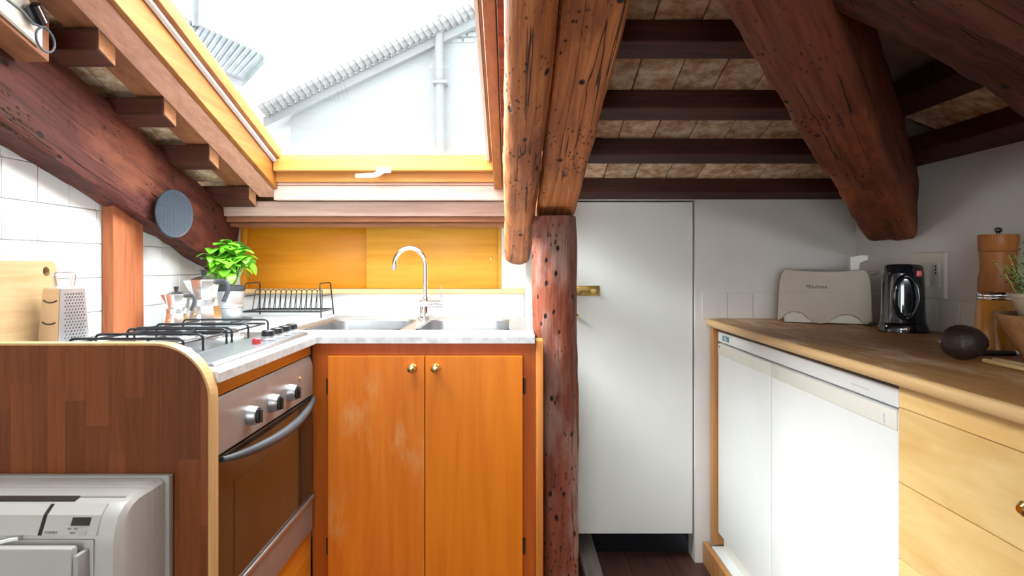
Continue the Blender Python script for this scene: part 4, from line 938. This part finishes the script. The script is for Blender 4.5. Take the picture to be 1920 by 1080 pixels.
# bowl with herb pot
bw = tag(obj('wooden_bowl', MB().lathe([(.055, 0), (.060, .002), (.085, .045), (.118, .1), (.119, .104), (.113, .104), (.078, .045), (.05, .012), (0, .011)], 48), 'bowl_wood', smooth=True), 'flared wooden bowl holding a small herb pot on the worktop', 'bowl')
bw.location = (1.062, 1.265, .9003)
hp = thing('herb_pot', 'small cream pot of thyme standing in the wooden bowl', 'potted plant', (1.045, 1.265, .9118))
obj('pot', MB().lathe([(.028, 0), (.031, .002), (.074, .125), (.078, .126), (.078, .133), (.073, .134), (.070, .118), (0, .116)], 36), 'pot_cream', hp, world=False, smooth=True)
obj('soil', MB().lathe([(.070, .114), (.05, .121), (0, .124)], 24), 'soil', hp, world=False, smooth=True)
random.seed(5); mb = MB(); ms = MB()
for i in range(70):
    a = random.uniform(0, 2*math.pi); r_ = random.uniform(.0, .062); b0 = Vector((r_*math.cos(a), r_*math.sin(a), .118)); tip = b0+Vector((math.cos(a)*random.uniform(.01, .055), math.sin(a)*random.uniform(.01, .055), random.uniform(.05, .115)))
    if tip.x < -.102: tip.x = -.102
    ms.tube([b0, (b0+tip)/2+Vector((0, 0, .01)), tip], .0008, 5)
    for k_ in range(12):
        p = b0.lerp(tip, .25+.75*k_/11); aa = random.uniform(0, 6.3); u = Vector((math.cos(aa), math.sin(aa), random.uniform(-.2, .7)))*random.uniform(.006, .010); w_ = u.cross(Vector((0, 0, 1))).normalized()*.0028
        mb.add([p, p+u*.5+w_, p+u, p+u*.5-w_], [(0, 1, 2, 3)])
o = obj('foliage', mb, 'thyme_leaf', hp, world=False); o['kind'] = 'stuff'
obj('stems', ms, 'basil_stem', hp, world=False)
# spoons and knife
def spoon(label, a, b_, r_, bowl):
    a, b_ = Vector(a), Vector(b_); t = tag(obj('wooden_spoon', MB().tube([a, a.lerp(b_, .5), b_], [r_, r_*.95, r_*.9], 10), 'spoon_wood', smooth=True), label, 'spoon')
    dv = (b_-a).normalized(); c = b_+dv*.03
    M = Matrix.Translation((c.x, c.y, c.z+.001)) @ Matrix.Rotation(math.atan2(dv.y, dv.x), 4, 'Z') @ Matrix.Diagonal((1.5, 1, .35, 1))
    obj('spoon_head', MB().lathe([(.006, -.015), (.018, -.008), (.0225, .008), (.0205, .010), (.012, 0), (0, -.004)], 24, M), 'spoon_wood', t, smooth=True)
spoon('pale wooden spoon with its handle end tucked by the avocado', (.965, 1.352, .9052), (.937, 1.06, .9085), .0048, 1)
spoon('pale wooden spoon next to the bowl, its handle lying beside another spoon', (.992, 1.362, .9052), (.985, 1.05, .9085), .0048, 1)
kn = thing('knife', 'knife with black handle lying behind the avocado', 'knife', (1.05, 1.452, .9003))
obj('handle', MB().tube([(1.0, 1.452, .9065), (1.05, 1.450, .9068), (1.10, 1.448, .9065)], [.005, .0062, .0055], 10), 'black', kn, smooth=True)
obj('bolster', MB().tube([(1.10, 1.448, .9065), (1.118, 1.4475, .9065)], .006, 10), 'steel', kn, smooth=True)
obj('blade', MB().prism([(1.118, 1.440), (1.118, 1.454), (1.235, 1.452), (1.245, 1.447)], 'z', .905, .9065), 'steel', kn)

# ------------------------------------------------------------------ outside the skylight: neighbouring gable and roofs
YN = 7.0
def q(px, py, Y=YN): p = P(px, py, Y); return (p.x, p.z)
nh = thing('neighbour_house', 'whitewashed gable wall of the neighbouring house seen through the skylight', 'house', (0, YN, 0))
gab = [q(545, 215), q(812, 82), q(1010, -18), (3.4, 5.6), (3.4, 0), (q(545, 215)[0], 0)]
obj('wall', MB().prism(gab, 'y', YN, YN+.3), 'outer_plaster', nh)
mb = MB(); e0, e1 = P(492, 208, YN-.12), P(1010, -40, YN-.12); ns = 46
for i in range(ns):
    c = e0.lerp(e1, (i+.5)/ns); dv = (e1-e0)/ns
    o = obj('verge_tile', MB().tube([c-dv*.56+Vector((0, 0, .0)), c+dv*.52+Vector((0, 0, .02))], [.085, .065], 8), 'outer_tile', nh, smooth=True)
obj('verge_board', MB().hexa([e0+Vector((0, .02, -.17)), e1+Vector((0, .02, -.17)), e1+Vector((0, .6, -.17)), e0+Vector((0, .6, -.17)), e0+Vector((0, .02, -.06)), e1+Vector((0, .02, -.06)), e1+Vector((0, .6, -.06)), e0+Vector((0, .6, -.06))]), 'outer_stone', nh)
d0, d1_ = P(822, 30, YN-.1), P(830, 420, YN-.1)
dp = obj('downpipe', MB().tube([d0, d1_], .045, 12), 'outer_stone', nh, smooth=True)
for py in (55, 155, 300): c = P(821+py*.03, py, YN-.1); obj('pipe_bracket', MB().box(tuple(c-Vector((.075, .06, .015))), tuple(c+Vector((.075, .09, .015)))), 'outer_stone', dp)
for i in range(5):
    for j in range(2):
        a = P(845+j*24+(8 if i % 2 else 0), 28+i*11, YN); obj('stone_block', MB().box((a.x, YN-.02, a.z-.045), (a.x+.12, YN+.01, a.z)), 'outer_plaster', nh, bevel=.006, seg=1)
nr = thing('neighbour_roof', 'grey tiled roof corner of a lower house seen left in the skylight', 'roof', (-3.1, 6.2, 0))
pts_ = [P(330, 30, 6.2), P(495, 108, 6.2), P(455, 152, 6.0), P(300, 95, 6.0)]
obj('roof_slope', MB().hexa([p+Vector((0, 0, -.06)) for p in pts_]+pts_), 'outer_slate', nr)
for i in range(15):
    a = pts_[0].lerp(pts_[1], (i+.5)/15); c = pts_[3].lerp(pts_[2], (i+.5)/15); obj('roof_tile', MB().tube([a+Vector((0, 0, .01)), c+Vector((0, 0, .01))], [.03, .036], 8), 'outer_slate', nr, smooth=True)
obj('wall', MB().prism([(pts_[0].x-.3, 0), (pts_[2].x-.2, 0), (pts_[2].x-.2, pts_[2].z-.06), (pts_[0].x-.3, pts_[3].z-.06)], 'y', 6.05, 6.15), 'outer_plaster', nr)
obj('chimney_pipe', MB().tube([P(368, -60, 6.15), P(366, 50, 6.15)], .03, 10), 'outer_slate', nr, smooth=True)

# ------------------------------------------------------------------ portals that guide daylight sampling at the openings
def portal(name, pts4, normal):
    c = sum((Vector(p) for p in pts4), Vector())/4; u = (Vector(pts4[1])-Vector(pts4[0])); v = (Vector(pts4[3])-Vector(pts4[0]))
    ld = bpy.data.lights.new(name, 'AREA'); ld.shape = 'RECTANGLE'; ld.size = u.length; ld.size_y = v.length
    ld.cycles.is_portal = True
    o = bpy.data.objects.new(name, ld); COL.objects.link(o)
    n_ = Vector(normal).normalized(); x_ = u.normalized(); z_ = -n_; y_ = z_.cross(x_)
    M = Matrix((x_, y_, z_)).transposed().to_4x4(); M.translation = c; o.matrix_world = M
nn = (0, -SL, -1)
portal('skylight_portal', [(-.85, 2.40, zj(2.40, .16)), (-.06, 2.40, zj(2.40, .16)), (-.06, 1.17, zj(1.17, .16)), (-.85, 1.17, zj(1.17, .16))], nn)
portal('fill_window_portal', [(wx0, YR-.09, wz0), (wx1, YR-.09, wz0), (wx1, YR-.09, wz1), (wx0, YR-.09, wz1)], (0, 1, 0))
